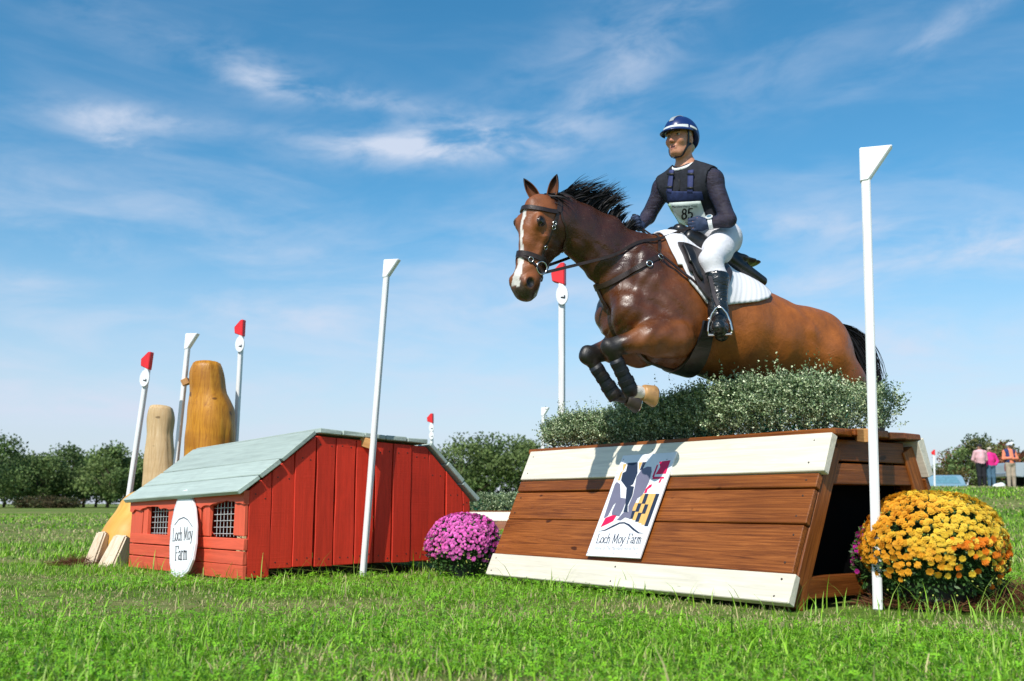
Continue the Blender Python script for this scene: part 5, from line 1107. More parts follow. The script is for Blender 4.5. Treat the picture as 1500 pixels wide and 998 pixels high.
# bridle
br = thing('bridle', tow(HD(0, 0, 0)), 'dark brown leather bridle with flash noseband on the bay horse head', 'bridle')
for s in (1, -1):
    belt('cheekpiece', br, [HD(.04, -.055, .085 * s), HD(.12, -.035, .10 * s), HD(.24, -.030, .09 * s), HD(.34, -.022, .07 * s), HD(.42, -.022, .06 * s)], .017, 'leather_brown', .004, .002)
    belt('throatlatch', br, [HD(.03, -.075, .08 * s), HD(.14, -.135, .07 * s), HD(.24, -.175, .045 * s), HD(.27, -.18, 0)], .013, 'leather_brown', .003, .003, 20)
    c = hs.snap(HD(.435, -.026, .06 * s)[None], .010)[0]; ring('bit_ring', br, c, hsd * s + hq * .2, .036, rt=.0045)
    for d, q in ((.13, -.036), (.155, -.035), (.30, -.027)):
        ring('buckle', br, hs.snap(HD(d, q, .09 * s)[None], .007)[0], hs.grad(HD(d, q, .09 * s)[None])[0], .012, rt=.0025)
belt('headpiece', br, [HD(.05, -.06, .085), HD(.0, -.075, .07), HD(-.04, -.095, .03), HD(-.045, -.10, 0), HD(-.04, -.095, -.03), HD(.0, -.075, -.07), HD(.05, -.06, -.085)], .030, 'leather_brown', .005, .004, 36)
belt('browband', br, [HD(.05, -.045, .088), HD(.06, .01, .092), HD(.062, .06, .06), HD(.060, .085, 0), HD(.062, .06, -.06), HD(.06, .01, -.092), HD(.05, -.045, -.088)], .026, 'leather_brown', .008, .003, 40)
loop = [HD(.365 + .012 * (1 - math.cos(a)) , -.012 + .075 * math.cos(a), .068 * math.sin(a)) for a in np.linspace(0, 2 * math.pi, 33)]
belt('noseband', br, loop, .030, 'leather_brown', .007, .002, 48)
loop = [HD(.385 + .058 * (1 - math.cos(a)) / 1.0, -.006 + .068 * math.cos(a), .064 * math.sin(a)) for a in np.linspace(0, 2 * math.pi, 33)]
belt('flash_strap', br, loop, .014, 'leather_brown', .005, .003, 48)
ring('buckle', br, hs.snap(HD(.40, .035, .045)[None], .009)[0], hs.grad(HD(.40, .035, .045)[None])[0], .014, rt=.003)
LHAND = HL(1012, 333, .11); RHAND = HL(934, 331, -.12)
for s, hnd in ((1, LHAND), (-1, RHAND)):
    a = hs.snap(HD(.455, -.055, .062 * s)[None], .012)[0]; t = np.linspace(0, 1, 26)[:, None]; P = a * (1 - t) + hnd * t; P[:, 2] -= .022 * np.sin(t[:, 0] * math.pi)
    for _ in range(4):
        f = hs.f(P); g = hs.grad(P); P = P + g * np.clip(.010 - f, 0, .2)[:, None]; P[1:-1] = P[1:-1] * .6 + (P[:-2] + P[2:]) * .2
    P = np.vstack([P, hnd + np.array([.03, 0, -.02])]); N_ = np.tile(np.array([0, -1., .0]) * s, (len(P), 1)); mb = MB(); mb.strap(tow(P), vw(N_), .018, .005); mb.build('rein', M['leather_brown'], br)
# slack loop of rein below the hands
mb = MB(); P = resample([RHAND, HL(965, 352, -.02), HL(985, 352, .03), HL(1000, 347, .08), LHAND], 22); mb.strap(tow(P), vw(np.tile([0, -.7, .7], (22, 1))), .017, .004); mb.build('rein', M['leather_brown'], br)
# breastplate
bp = thing('breastplate', tow(HL(870, 445, 0)), 'brown leather breastplate across the bay horse chest and withers', 'breastplate')
tr = lambda *q: tr_list(q, .004)
mir = lambda P: [p * np.array([1, -1, 1]) for p in P]
near = tr((880, 420), (895, 414), (915, 403), (935, 392), (953, 382), (966, 376)); cen = [V3(-.42, 0, 1.76)]
belt('chest_strap', bp, cen + near, .032, 'leather_brown', .008, .003, 40); belt('chest_strap', bp, cen + mir(near), .032, 'leather_brown', .008, .003, 40)
mid = tr((968, 376)); up = [trace(hs.f, 966, 362, .004), hs.snap(V3(-.02, .07, 2.09)[None], .004)[0], hs.snap(V3(-.02, 0, 2.12)[None], .004)[0]]
belt('wither_strap', bp, mid + up + mir(up)[::-1] + mir(mid), .020, 'leather_brown', .005, .003, 36)
low = tr((968, 378), (985, 391), (1002, 405), (1020, 420), (1034, 433)); belt('saddle_strap', bp, low, .016, 'leather_brown', .005, .020, 24); belt('saddle_strap', bp, mir(low), .016, 'leather_brown', .005, .020, 24)
belt('girth_strap', bp, [V3(-.42, 0, 1.74), V3(-.37, 0, 1.60), V3(-.28, 0, 1.46), V3(-.16, 0, 1.38), V3(.02, 0, 1.31), V3(.12, 0, 1.29)], .030, 'leather_brown', .006, .003, 30)
for u, v in ((967, 377), (951, 387)): p = tr((u, v))[0]; ring('ring', bp, p + hs.grad(p[None])[0] * .008, hs.grad(p[None])[0], .017, rt=.0035)
# saddle pad, flaps: sheets laid over the barrel
def cast_many(x, th, off, zc):
    """points at distance off from the body, seen from the barrel axis at angle th from straight up, + toward the near side"""
    x = np.asarray(x, float); th = np.asarray(th, float); D = np.stack([0 * th, -np.sin(th), np.cos(th)], -1); c = np.stack([x, 0 * x, 0 * x + zc], -1); a = np.zeros(x.shape); b = np.full(x.shape, .62)
    for _ in range(15):
        m = (a + b) / 2; out = hs.f(c + D * m[..., None]) > off; b = np.where(out, m, b); a = np.where(out, a, m)
    return c + D * a[..., None]
def cast(x, th, off, zc): return cast_many(np.array([x]), np.array([th]), off, zc)[0]
def sheet(name, parent, m, xs, zl, off, thick, sides=(1, -1), th0=0.0, nth=26, zc=1.62, top=None):
    """sheet over the back: for every x it runs from the top (or th0) down to height zl(x)"""
    xs = np.asarray(xs); tg = np.linspace(.05, 2.0, 30); Z = cast_many(np.repeat(xs, 30), np.tile(tg, len(xs)), off, zc)[:, 2].reshape(len(xs), 30)
    end = np.array([np.interp(-zl(x), -z, tg) for x, z in zip(xs, Z)]); T = th0 + (np.maximum(end, th0 + .02) - th0)[:, None] * np.linspace(0, 1, nth)
    rowsL = cast_many(np.repeat(xs, nth), T.ravel(), off, zc).reshape(len(xs), nth, 3)
    A = np.array(rowsL)
    objs = []
    if th0 == 0.0:
        B = A[:, 1:][:, ::-1] * np.array([1, -1, 1]); G = [np.concatenate([B, A], 1)]
    else: G = [A] if sides == (1,) else [A, A * np.array([1, -1, 1])]
    for g in G:
        a, b = g.shape[:2]; i, j = np.meshgrid(np.arange(a - 1), np.arange(b - 1), indexing='ij'); q = (i * b + j).ravel(); Q = np.stack([q, q + 1, q + b + 1, q + b], 1)
        o = quad_mesh(name, g.reshape(-1, 3), Q, M[m], parent, HM, smooth=True); md = o.modifiers.new('thickness', 'SOLIDIFY'); md.thickness = thick; md.offset = 0; md.use_rim = True; objs.append(o)
    return objs
k = mat('pad_quilt', (.70, .70, .72), .8, .2); w = k.N('ShaderNodeTexWave'); w.wave_type = 'BANDS'; w.bands_direction = 'X'; w.inputs['Scale'].default_value = 9.5; mp = k.N('ShaderNodeMapping'); mp.inputs['Rotation'].default_value = (0, R(-24), 0); k.L(k.tc.outputs['Object'], mp.inputs[0]); k.L(mp.outputs[0], w.inputs['Vector']); k.bump(w.outputs['Fac'], .35, .004); k.bump(k.nz(90, 3), .2, .003); M['pad'] = k.m
pe = tr_list(((989, 365), (993, 388), (1010, 412), (1030, 437), (1045, 452), (1070, 446), (1090, 444), (1110, 442), (1126, 437), (1129, 430)), .012)
px_, pz_ = np.array([p[0] for p in pe]), np.array([p[2] for p in pe]); od = np.argsort(px_); px_, pz_ = px_[od], pz_[od]; _i = int(np.argmin(pz_)); pz_[:_i + 1] = np.minimum.accumulate(pz_[:_i + 1])
pad = thing('saddle_pad', tow(V3(.45, 0, 1.9)), 'white quilted saddle pad under the black jumping saddle', 'saddle pad')
sheet('pad', pad, 'pad', np.concatenate([np.linspace(px_[0], px_[0] + .16, 60), np.linspace(px_[0] + .17, px_[-1], 36)]), lambda x: float(np.interp(x, px_, pz_)), .014, .012)
# saddle
sad = thing('saddle', tow(V3(.42, 0, 1.97)), 'black leather jumping saddle with forward flaps under the rider', 'saddle')
ss = SDF(); Zb = lambda x: float(cast(x, 0, 0, 1.62)[2])
ss.tubeE([(V3(.15, 0, Zb(.15) + .035), .030, .075), (V3(.26, 0, Zb(.26) + .055), .032, .095), (V3(.42, 0, Zb(.42) + .070), .032, .125), (V3(.55, 0, Zb(.55) + .095), .028, .150), (V3(.64, 0, Zb(.64) + .125), .022, .135)], ZU, .03)
for s in (1, -1): ss.tubeE([(V3(.18, .085 * s, Zb(.18) - .01), .055, .045), (V3(.42, .10 * s, Zb(.42) + .01), .055, .055), (V3(.70, .085 * s, Zb(.70) + .030), .038, .050)], ZU, .02); ss.seg(V3(.14, .04 * s, Zb(.15) + .03), V3(.30, .10 * s, Zb(.30) + .02), .035, .03, .03)
ss.ell(V3(.67, 0, Zb(.64) + .125), (.050, .12, .016), None, .015)
V_, Q_ = ss.mesh(.009); quad_mesh('seat', V_, Q_, M['leather_black'], sad, HM, smooth=True)
fe = tr_list(((1001, 362), (1003, 380), (1010, 398), (1022, 418), (1036, 436), (1044, 444), (1058, 436), (1066, 420), (1072, 400)), .03); fx, fz = np.array([p[0] for p in fe]), np.array([p[2] for p in fe]); od = np.argsort(fx); fx, fz = fx[od], fz[od]; _i = int(np.argmin(fz)); fz[:_i + 1] = np.minimum.accumulate(fz[:_i + 1])
sheet('flap', sad, 'leather_flap', np.concatenate([np.linspace(fx[0], fx[0] + .10, 40), np.linspace(fx[0] + .105, fx[-1], 24)]), lambda x: float(np.interp(x, fx, fz)), .033, .010, (1, -1), .42)
sheet('knee_roll', sad, 'leather_black', np.linspace(fx[0] + .015, fx[0] + .075, 8), lambda x: float(np.interp(x, fx, fz)) + .06, .046, .022, (1, -1), .50, 14)
# girth: billets, buckles, wide belly strap
def around(x0, x1, t0, t1, off, n=24): return [cast(x0 + (x1 - x0) * i / (n - 1), t0 + (t1 - t0) * i / (n - 1), off, 1.60) for i in range(n)]
P = around(.165, .165, 1.75, 2 * math.pi - 1.75, .006, 44); mb = MB(); mb.strap(tow(P), vw(hs.grad(np.array(P))), np.interp(np.linspace(0, 1, 44), [0, .15, .5, .85, 1], [.07, .10, .15, .10, .07]), .012); mb.build('girth', M['leather_black'], sad, smooth=False)
for s in (1, -1):
    for dx in (-.012, .032):
        P = around(.215 + dx, .175 + dx, 1.25 * s, 1.82 * s, .022, 14); mb = MB(); mb.strap(tow(P), vw(hs.grad(np.array(P))), .026, .004); mb.build('billet', M['leather_brown'], sad)
        p = np.array(P[-3]); ring('girth_buckle', sad, p + hs.grad(p[None])[0] * .006, hs.grad(p[None])[0], .020, rt=.003)
# stirrups
ST = HL(1054, 470, .41)
def stirrup(s):
    c = ST * np.array([1, s, 1]); fx_ = nrm(V3(-.62, .78, -.05) * np.array([1, s, 1])); sx_ = nrm(np.cross(fx_, ZU)); uz = np.cross(sx_, fx_)
    if uz[2] < 0: uz = -uz
    pr = [(-.062, -.078), (-.066, -.055), (-.060, -.01), (-.042, .04), (-.018, .072), (0, .080), (.018, .072), (.042, .04), (.060, -.01), (.066, -.055), (.062, -.078)]
    mb = MB(); mb.tube(tow([c + sx_ * a + uz * b for a, b in pr]), [.008] * 2 + [.0065] * 7 + [.008] * 2, 8); iron = mb.build('stirrup_iron', M['steel'], sad, smooth=True)
    mb = MB(); mb.box(tow(c - uz * .082), vw(sx_), vw(fx_), vw(uz), (.066, .028, .006)); mb.build('tread', M['steel'], iron, bevel=.003)
    mb = MB(); mb.box(tow(c - uz * .074), vw(sx_), vw(fx_), vw(uz), (.054, .024, .003)); mb.build('tread_pad', M['neoprene'], iron)
    top = trace(hs.f, 1040, 405, .06) * np.array([1, s, 1]); P = resample([top, (top + c) / 2 + V3(-.01, .015, 0) * np.array([1, s, 1]), c + uz * .078], 14); mb = MB(); mb.strap(tow(P), vw(np.tile(nrm(V3(-.3, 1, 0)) * np.array([1, s, 1]), (14, 1))), .024, .004); mb.build('stirrup_leather', M['leather_flap'], sad)
    return c, fx_, sx_, uz
STF = [stirrup(1), stirrup(-1)]
# boots on the front legs
for (a, b, nm) in ((Kn, Fe, 1), (K2, F2, -1)):
    d = nrm(b - a); P = [a + d * .075, a + d * .12, a + (b - a) * .6, b - d * .02, b + d * .028]; mb = MB(); mb.tube(tow(P), [.042, .043, .040, .048, .046], 18, flat=.92); o = mb.build('leg_boot', M['neoprene'], horse, smooth=True)
    for t in (.38, .58, .80):
        c = a + (b - a) * t; x = nrm(np.cross(d, [0, 1, 0])); y = np.cross(d, x); r = .0415 + .005 * (t > .7); mb = MB(); mb.strap(tow([c + (x * math.cos(q) + y * math.sin(q) * .95) * r for q in np.linspace(0, 6.283, 21)]), vw([x * math.cos(q) + y * math.sin(q) for q in np.linspace(0, 6.283, 21)]), .026, .0025); mb.build('boot_strap', M['helmet_black'], o)
# ------------------------------------------------------------------ rider (same frame as the horse)
rider = thing('person', tow(V3(.45, 0, 2.05)), 'rider in navy helmet, body protector and white breeches crouching over the saddle', 'person', rz=HY)
WM[rider] = Matrix.Translation(Vector(tow(V3(.45, 0, 2.05)))) @ Matrix.Rotation(HY, 4, 'Z')
rs = SDF(); lx = nrm(V3(.47, .88, 0)); fx2 = nrm(V3(-.88, .47, 0))
PEL, WAI, CHE, NKB = V3(.455, 0, 2.14), V3(.40, .0, 2.265), V3(.285, .005, 2.41), V3(.225, .02, 2.545)
rs.eseg(PEL, WAI, V3(0, 1, 0), .150, .112, .118, .090, .05, 'torso').eseg(WAI, CHE, lx, .118, .090, .142, .104, .05, 'torso').eseg(CHE, CHE * .35 + NKB * .65, lx, .142, .104, .120, .072, .05, 'torso')
LS, RS = V3(.310, .172, 2.455), V3(.145, -.130, 2.475)
rs.seg(LS, RS, .052, .052, .06, tagn='torso').seg(NKB + ZU * .015, LS, .050, .046, .06, tagn='torso').seg(NKB + ZU * .015, RS, .050, .046, .06, tagn='torso')
for s in (1, -1): rs.ell(CHE + lx * .062 * s + fx2 * .068 + ZU * .0, (.062, .055, .062), None, .04, tagn='torso')
rs.ell(PEL + V3(.015, .06, -.015), (.088, .08, .092), None, .05, tagn='hip').ell(PEL + V3(.015, -.06, -.015), (.088, .08, .092), None, .05, tagn='hip')
LE, LWr = HL(1067, 322, .245), HL(1037, 328, .165); RE, RWr = HL(949, 318, -.235), HL(938, 331, -.165)
rs.chain([LS, LE], [.054, .040], .03, 'arm').chain([LE, LWr], [.041, .028], .02, 'arm').chain([RS, RE], [.054, .040], .03, 'arm').chain([RE, RWr], [.041, .028], .02, 'arm')
def leg(s):
    q = np.array([1, s, 1]); H_, K_, A_ = V3(.435, .09, 2.105) * q, HL(1041, 382, .272) * q, HL(1052, 455, .325) * q; c, fwd, sxx, uz = STF[0 if s > 0 else 1]
    rs.chain([H_, H_ * .5 + K_ * .5, K_], [.088, .077, .059], .04, 'thigh'); cm = K_ * .62 + A_ * .38 + V3(.022, .0, 0); rs.chain([K_, cm, A_], [.058, .055, .041], .03, 'calf')
    toe = c + fwd * .085 - uz * .042; heel = c - fwd * .120 - uz * .065; ball = c + fwd * .01 - uz * .045
    rs.chain([A_, A_ * .45 + heel * .55 , heel], [.041, .038, .030], .03, 'foot').chain([A_ * .7 + heel * .3, ball, toe], [.040, .033, .026], .03, 'foot'); return K_, A_
KL, AL = leg(1); KR, AR = leg(-1)
# hands: palm, four curled fingers, thumb on top of the rein
def hand(w, g, s):
    a = nrm(g - w); up = nrm(ZU * .8 - a * (ZU @ a) * .8 + np.array([0, -.25 * s, 0])); up = nrm(up - a * (up @ a)); inn = np.cross(a, up); inn = inn if inn[1] * s > 0 else -inn
    P = []
    pc = w + a * .045; P.append(('ell', pc, (.048, .040, .017), (a, up, inn)))
    for j, ln in enumerate((.036, .040, .037, .030)):
        k0 = w + a * .080 + up * (.030 - .0195 * j); k1 = k0 + a * ln * .75 + inn * .008; k2 = k1 + inn * ln * .75 - a * .006; k3 = k2 - a * ln * .6 + inn * .002; P.append(('ch', [w + a * .05 + up * (.022 - .014 * j), k0, k1, k2, k3], [.011, .0100, .0092, .0088, .0078]))
    t0 = w + a * .025 + up * .026 + inn * .010; P.append(('ch', [t0, t0 + a * .030 + up * .014 + inn * .010, t0 + a * .060 + up * .010 + inn * .014], [.013, .0110, .0090])); return P
HANDS = [hand(LWr, LHAND + V3(-.01, 0, .012), 1), hand(RWr, RHAND + V3(-.02, 0, .012), -1)]
gl = [SDF(), SDF()]
for G, P in zip(gl, HANDS):
    for q in P:
        for D, k_ in ((rs, .008), (G, .004)):
            if q[0] == 'ell': D.ell(q[1], q[2], q[3], k_ * 2, tagn='hand')
            else: D.chain(q[1], q[2], k_, 'hand')
for G, w, e in ((gl[0], LWr, LE), (gl[1], RWr, RE)): G.seg(w + (w - e) * .12, w + nrm(w - e) * .02 * 0 + (e - w) * .06, .027, .029, .012)
# head
yw = R(27); hf = np.array([-math.cos(yw), -math.sin(yw), .0]); hf = nrm(hf - ZU * .08); hl = nrm(np.cross(hf, ZU)); hl = hl if hl[1] < 0 else -hl; hu = np.cross(hl, hf); hu = hu if hu[2] > 0 else -hu
HC = HL(996, 203, .045)
def FP_(f, l, u): return HC + hf * f + hl * l + hu * u
AX = (hf, hl, hu)
rs.seg(NKB, FP_(-.03, 0, -.085), .055, .050, .04, tagn='neck')
rs.ell(FP_(-.012, 0, .030), (.096, .074, .088), AX, .03, tagn='head').ell(FP_(.022, 0, -.045), (.066, .060, .076), AX, .04, tagn='head').ell(FP_(.068, 0, -.098), (.022, .022, .018), AX, .035, tagn='head')
rs.seg(FP_(.088, 0, .002), FP_(.108, 0, -.032), .0085, .0115, .012, tagn='head').ell(FP_(.100, .010, -.037), (.009, .008, .007), AX, .008, tagn='head').ell(FP_(.100, -.010, -.037), (.009, .008, .007), AX, .008, tagn='head')
for s in (1, -1):
    rs.ell(FP_(.085, .032 * s, .004), (.016, .016, .011), AX, .014, True, 'head').ell(FP_(.064, .040 * s, -.030), (.022, .020, .020), AX, .03, tagn='head').seg(FP_(.083, .016 * s, .020), FP_(.070, .048 * s, .020), .006, .005, .014, tagn='head')
    rs.ell(FP_(-.012, .074 * s, -.018), (.016, .007, .028), AX, .006, tagn='head').seg(FP_(-.01, .055 * s, -.07), FP_(.055, .022 * s, -.105), .016, .014, .03, tagn='head')
rs.seg(FP_(.088, -.020, -.0655), FP_(.088, .020, -.0655), .0055, .0055, .008, tagn='head').seg(FP_(.087, -.016, -.0785), FP_(.087, .016, -.0785), .0065, .0065, .008, tagn='head').seg(FP_(.094, -.016, -.072), FP_(.094, .016, -.072), .0035, .0035, .004, True, 'head')
Vr, Qr = rs.mesh(.0058); Vr = relax(Vr, Qr, 1, .3)
def skin():
    c = np.tile(np.array([.54, .255, .150]), (len(Vr), 1)); q = Vr - HC; f, l, u = q @ hf, q @ hl, q @ hu; hd_ = np.linalg.norm(q, axis=1) < .16
    ck = hd_ * np.exp(-((np.abs(l) - .038) / .018) ** 2 - ((u + .03) / .022) ** 2) * (f > .03); c += ck[:, None] * np.array([.06, -.04, -.03]); ns = hd_ * np.exp(-(l / .014) ** 2 - ((u + .03) / .02) ** 2) * (f > .09); c += ns[:, None] * np.array([.05, -.03, -.02])
    lp_ = hd_ & (f > .075) & (np.abs(l) < .017) & (u < -.060) & (u > -.087); c[lp_] = (.40, .16, .11); mo = hd_ & (f > .07) & (np.abs(l) < .016) & (np.abs(u + .0725) < .0048); c[mo] = (.05, .018, .016)
    bw = hd_ & (f > .06) & (np.abs(u - .022 - .002) < .005) & (np.abs(l) > .014) & (np.abs(l) < .048); c[bw] = (.22, .11, .06)
    return c
k = mat('skin', (.5, .25, .16), .48, .4); k.setc(k.mixc(1.0, k.attr(), k.ramp(k.nz(60, 3), [(.3, (.9, .88, .88)), (.7, (1.08, 1.06, 1.06))]), 'MULTIPLY')); k.b.inputs['Subsurface Weight'].default_value = .12; k.b.inputs['Subsurface Radius'].default_value = (.01, .004, .002); M['skin'] = k.m
quad_mesh('body', Vr, Qr, M['skin'], rider, HM, col=skin(), smooth=True)
for s in (1, -1):
    mb = MB(); c = FP_(.070, .032 * s, .004); a = np.array([hl, hu, hf]); mb.lathe([(.0001, -.0125)] + [(.0125 * math.cos(x), .0125 * math.sin(x)) for x in np.linspace(-1.4, 1.4, 10)] + [(.0001, .0125)], tow(c), 14, vw(a)); e = mb.build('eye', M['eye_white'], rider, smooth=True)
    mb = MB(); mb.lathe([(.0062, .0115), (.0045, .0130), (.0001, .0136)], tow(c + hf * .0003 + hl * .001), 12, vw(a)); mb.build('iris', M['lens_black'], e)
def cloth(name, m, tags, inf, h, cut, par=None, rel=2):
    V, Q = rs.mesh(h, cut, inf, lambda p: p['tag'] in tags); V = relax(V, Q, rel, .4); return quad_mesh(name, V, Q, M[m], par or rider, HM, smooth=True)
smax = lambda *a: np.maximum.reduce(a)
def half(p, n): n = nrm(n); return lambda G: (G - p) @ n
def ball(c, r): return lambda G: np.linalg.norm(G - c, axis=-1) - r
# sheer navy shirt
k = mat('sheer_navy', (.02, .025, .055), .6, .3); k.setc(k.ramp(k.nz(9, 5, .6, .6), [(.3, (.010, .015, .036)), (.7, (.028, .034, .066))])); k.bump(k.nz(11, 4, .6, 1.5, (1, 1, 2.2)), .9, .022); k.bump(k.nz(300, 2), .25, .002)
tb = k.N('ShaderNodeBsdfTransparent'); mx = k.N('ShaderNodeMixShader'); mx.inputs[0].default_value = .18; k.L(k.b.outputs[0], mx.inputs[1]); k.L(tb.outputs[0], mx.inputs[2]); k.L(mx.outputs[0], k.nt.nodes['Material Output'].inputs[0]); M['shirt'] = k.m
wl, wr_ = half(LWr + (LE - LWr) * .10, LWr - LE), half(RWr + (RE - RWr) * .05, RWr - RE)
def near_l(G): return np.linalg.norm(G - LWr, axis=-1) < .11
def near_r(G): return np.linalg.norm(G - RWr, axis=-1) < .11
cloth('shirt', 'shirt', ('torso', 'arm'), .006, .008, lambda G: smax(np.where(near_l(G), wl(G), -1), np.where(near_r(G), wr_(G), -1), half(NKB + ZU * .022 - fx2 * .0, nrm(fx2 * -.25 + ZU))(G), np.where(np.abs(G[..., 1]) < .148, -half(WAI - ZU * .06, ZU)(G), -1)))
bc = KL * .72 + AL * .28; bd = nrm(KL - AL + V3(.03, 0, .0)); bc2 = KR * .72 + AR * .28; bd2 = nrm(KR - AR + V3(.03, 0, 0))
cloth('breeches', 'breeches_white', ('hip', 'thigh', 'calf', 'torso'), .009, .0085, lambda G: smax(half(WAI - ZU * .035, ZU)(G), np.where(G[..., 2] < 2.03, np.where(G[..., 1] < 0, -half(bc - bd * .03, bd)(G), -half(bc2 - bd2 * .03, bd2)(G)), -1)))
for K_, A_, b_, d_, s in ((KL, AL, bc, bd, 1), (KR, AR, bc2, bd2, -1)):
    o = cloth('riding_boot', 'boot_black', ('calf', 'foot'), .013, .0065, lambda G: smax(half(b_, d_)(G), (G[..., 1] if s > 0 else -G[..., 1])), rel=1)
    for t_ in (.45, .62, .80):                                                     # creases of the leather
        pass
for G_ in gl: V_, Q_ = G_.mesh(.0032, None, .0022); quad_mesh('glove', V_, Q_, M['glove_navy'], rider, HM, smooth=True)
# body protector
def vest_cut(G): return smax(half(NKB + ZU * .030 + fx2 * .0, nrm(ZU - fx2 * .75))(G) - .002, -ball(LS + lx * .080 - ZU * .02, .112)(G), -ball(RS - lx * .080 - ZU * .02, .112)(G), -half(WAI - ZU * .055, nrm(ZU + fx2 * .1))(G), -ball(NKB + ZU * .060 + fx2 * .060, .080)(G))
cloth('body_protector', 'charcoal_fabric', ('torso',), .020, .0075, vest_cut)
TS = SDF(); TS.p = [p for p in rs.p if p['tag'] == 'torso']
_gu, _gv = np.arange(966, 1050, 2.), np.arange(232, 344, 2.); _GU, _GV = np.meshgrid(_gu, _gv, indexing='ij'); _TP = trace_many(TS.f, _GU.ravel(), _GV.ravel(), .03).reshape(*_GU.shape, 3); _TN = TS.grad(_TP)
def tvn(u, v):
    a = np.clip((u - _gu[0]) / 2, 0, len(_gu) - 1.001); b = np.clip((v - _gv[0]) / 2, 0, len(_gv) - 1.001); i, j = int(a), int(b); a -= i; b -= j
    L2 = lambda T: (T[i, j] * (1 - a) + T[i + 1, j] * a) * (1 - b) + (T[i, j + 1] * (1 - a) + T[i + 1, j + 1] * a) * b
    return L2(_TP), nrm(L2(_TN))
def tv(u, v, off): p, n = tvn(u, v); return p + n * (off - .03)
def patch(name, m, corners, off, thick, nu=9, nv=7):
    a, b, c, d = [np.array(q, float) for q in corners]; V = []
    for j in range(nv):
        for i in range(nu):
            s, t = i / (nu - 1), j / (nv - 1); p = (a * (1 - s) + b * s) * (1 - t) + (d * (1 - s) + c * s) * t; V.append(tv(p[0], p[1], off))
    i, j = np.meshgrid(np.arange(nu - 1), np.arange(nv - 1), indexing='ij'); q = (j * nu + i).ravel(); Q = np.stack([q, q + 1, q + nu + 1, q + nu], 1)
    o = quad_mesh(name, np.array(V), Q, M[m], rider, HM, smooth=True); md = o.modifiers.new('thickness', 'SOLIDIFY'); md.thickness = thick; md.offset = 0; return o
patch('chest_band', 'navy_fabric', ((976, 280), (1028, 281), (1031, 293), (979, 296)), .031, .006)
patch('number_bib', 'bib_white', ((981, 297), (1026, 294), (1037, 326), (997, 331)), .034, .004)
patch('bib_edge', 'bib_green', ((979, 299), (982, 298), (998, 331), (994, 327)), .0345, .004, 3, 7)
for q in (((981, 250), (987, 249), (984, 284), (977, 282)), ((1008, 250), (1016, 249), (1015, 283), (1007, 283))): patch('shoulder_strap', 'navy_strap', q, .031, .007, 4, 9)
for (u, v) in ((983, 256), (1012, 256), (980, 275), (1011, 276)): patch('strap_buckle', 'ink_black', ((u - 5, v - 2), (u + 5, v - 2), (u + 5, v + 1), (u - 5, v + 1)), .037, .005, 3, 2)
# zip and lettering on the bib
patch('zip', 'ink_black', ((993, 262), (995, 262), (995, 281), (993, 281)), .0245, .004, 2, 6)
def bib_map(u, v): return tow(tv(u, v, .0392))
def bib_n(u, v): return vw(tvn(u, v)[1])
mb = MB(); strokes('85', lambda x, y: bib_map(999.5 + x, 320 - y - .06 * x), 0, 0, 9.2, .22, 0, .98, .8, mb=mb, lift=.001, nrmf=bib_n); mb.build('number', M['ink_black'], rider, fixn=False)
v, f = font_mesh('Maryland Horse Trials', 1.0); wv = v[:, 0].max(); mb = MB(); mb.add([bib_map(985.5 + a / wv * 36, 303.5 - 1.0 * (a / wv) - b * 4.2) for a, b in v], f); mb.build('lettering', M['ink_black'], rider, fixn=False)
# white collar
P = [NKB + hf * .062 * math.cos(a) + hl * .062 * math.sin(a) + ZU * (.024 - .020 * math.cos(a)) for a in np.linspace(0, 6.283, 33)]; P = rs.snap(np.array(P), .004); mb = MB(); mb.strap(tow(P), vw(rs.grad(P)), .018, .005); mb.build('collar', M['collar_white'], rider, smooth=True)
# helmet
he = SDF(); he.ell(FP_(-.016, 0, .042), (.122, .098, .098), AX, .02).ell(FP_(-.055, 0, -.005), (.080, .086, .080), AX, .05)
rim = half(FP_(.0, 0, .022), nrm(-hu - hf * .0)); 
def helm_cut(G): q = G - HC; f, u = q @ hf, q @ hu; return smax(np.where(f > -.02, .030 - u, .030 - u + (f + .02) * 1.05), -(np.sqrt((((q - (hf * -.012 + hu * .030)) @ np.array(AX).T / np.array([.102, .080, .094])) ** 2).sum(-1)) - 1) * .08)
V_, Q_ = he.mesh(.0055, helm_cut); V_ = relax(V_, Q_, 1, .4); helmet = quad_mesh('helmet', V_, Q_, M['helmet_navy'], rider, HM, smooth=True)
def on_helm(az, u): # point on the shell at angle az from the front and height u
    z = (u - .042) / .098; r = math.sqrt(max(0, 1 - z * z)); return FP_(-.016 + .122 * r * math.cos(az), .098 * r * math.sin(az), u)
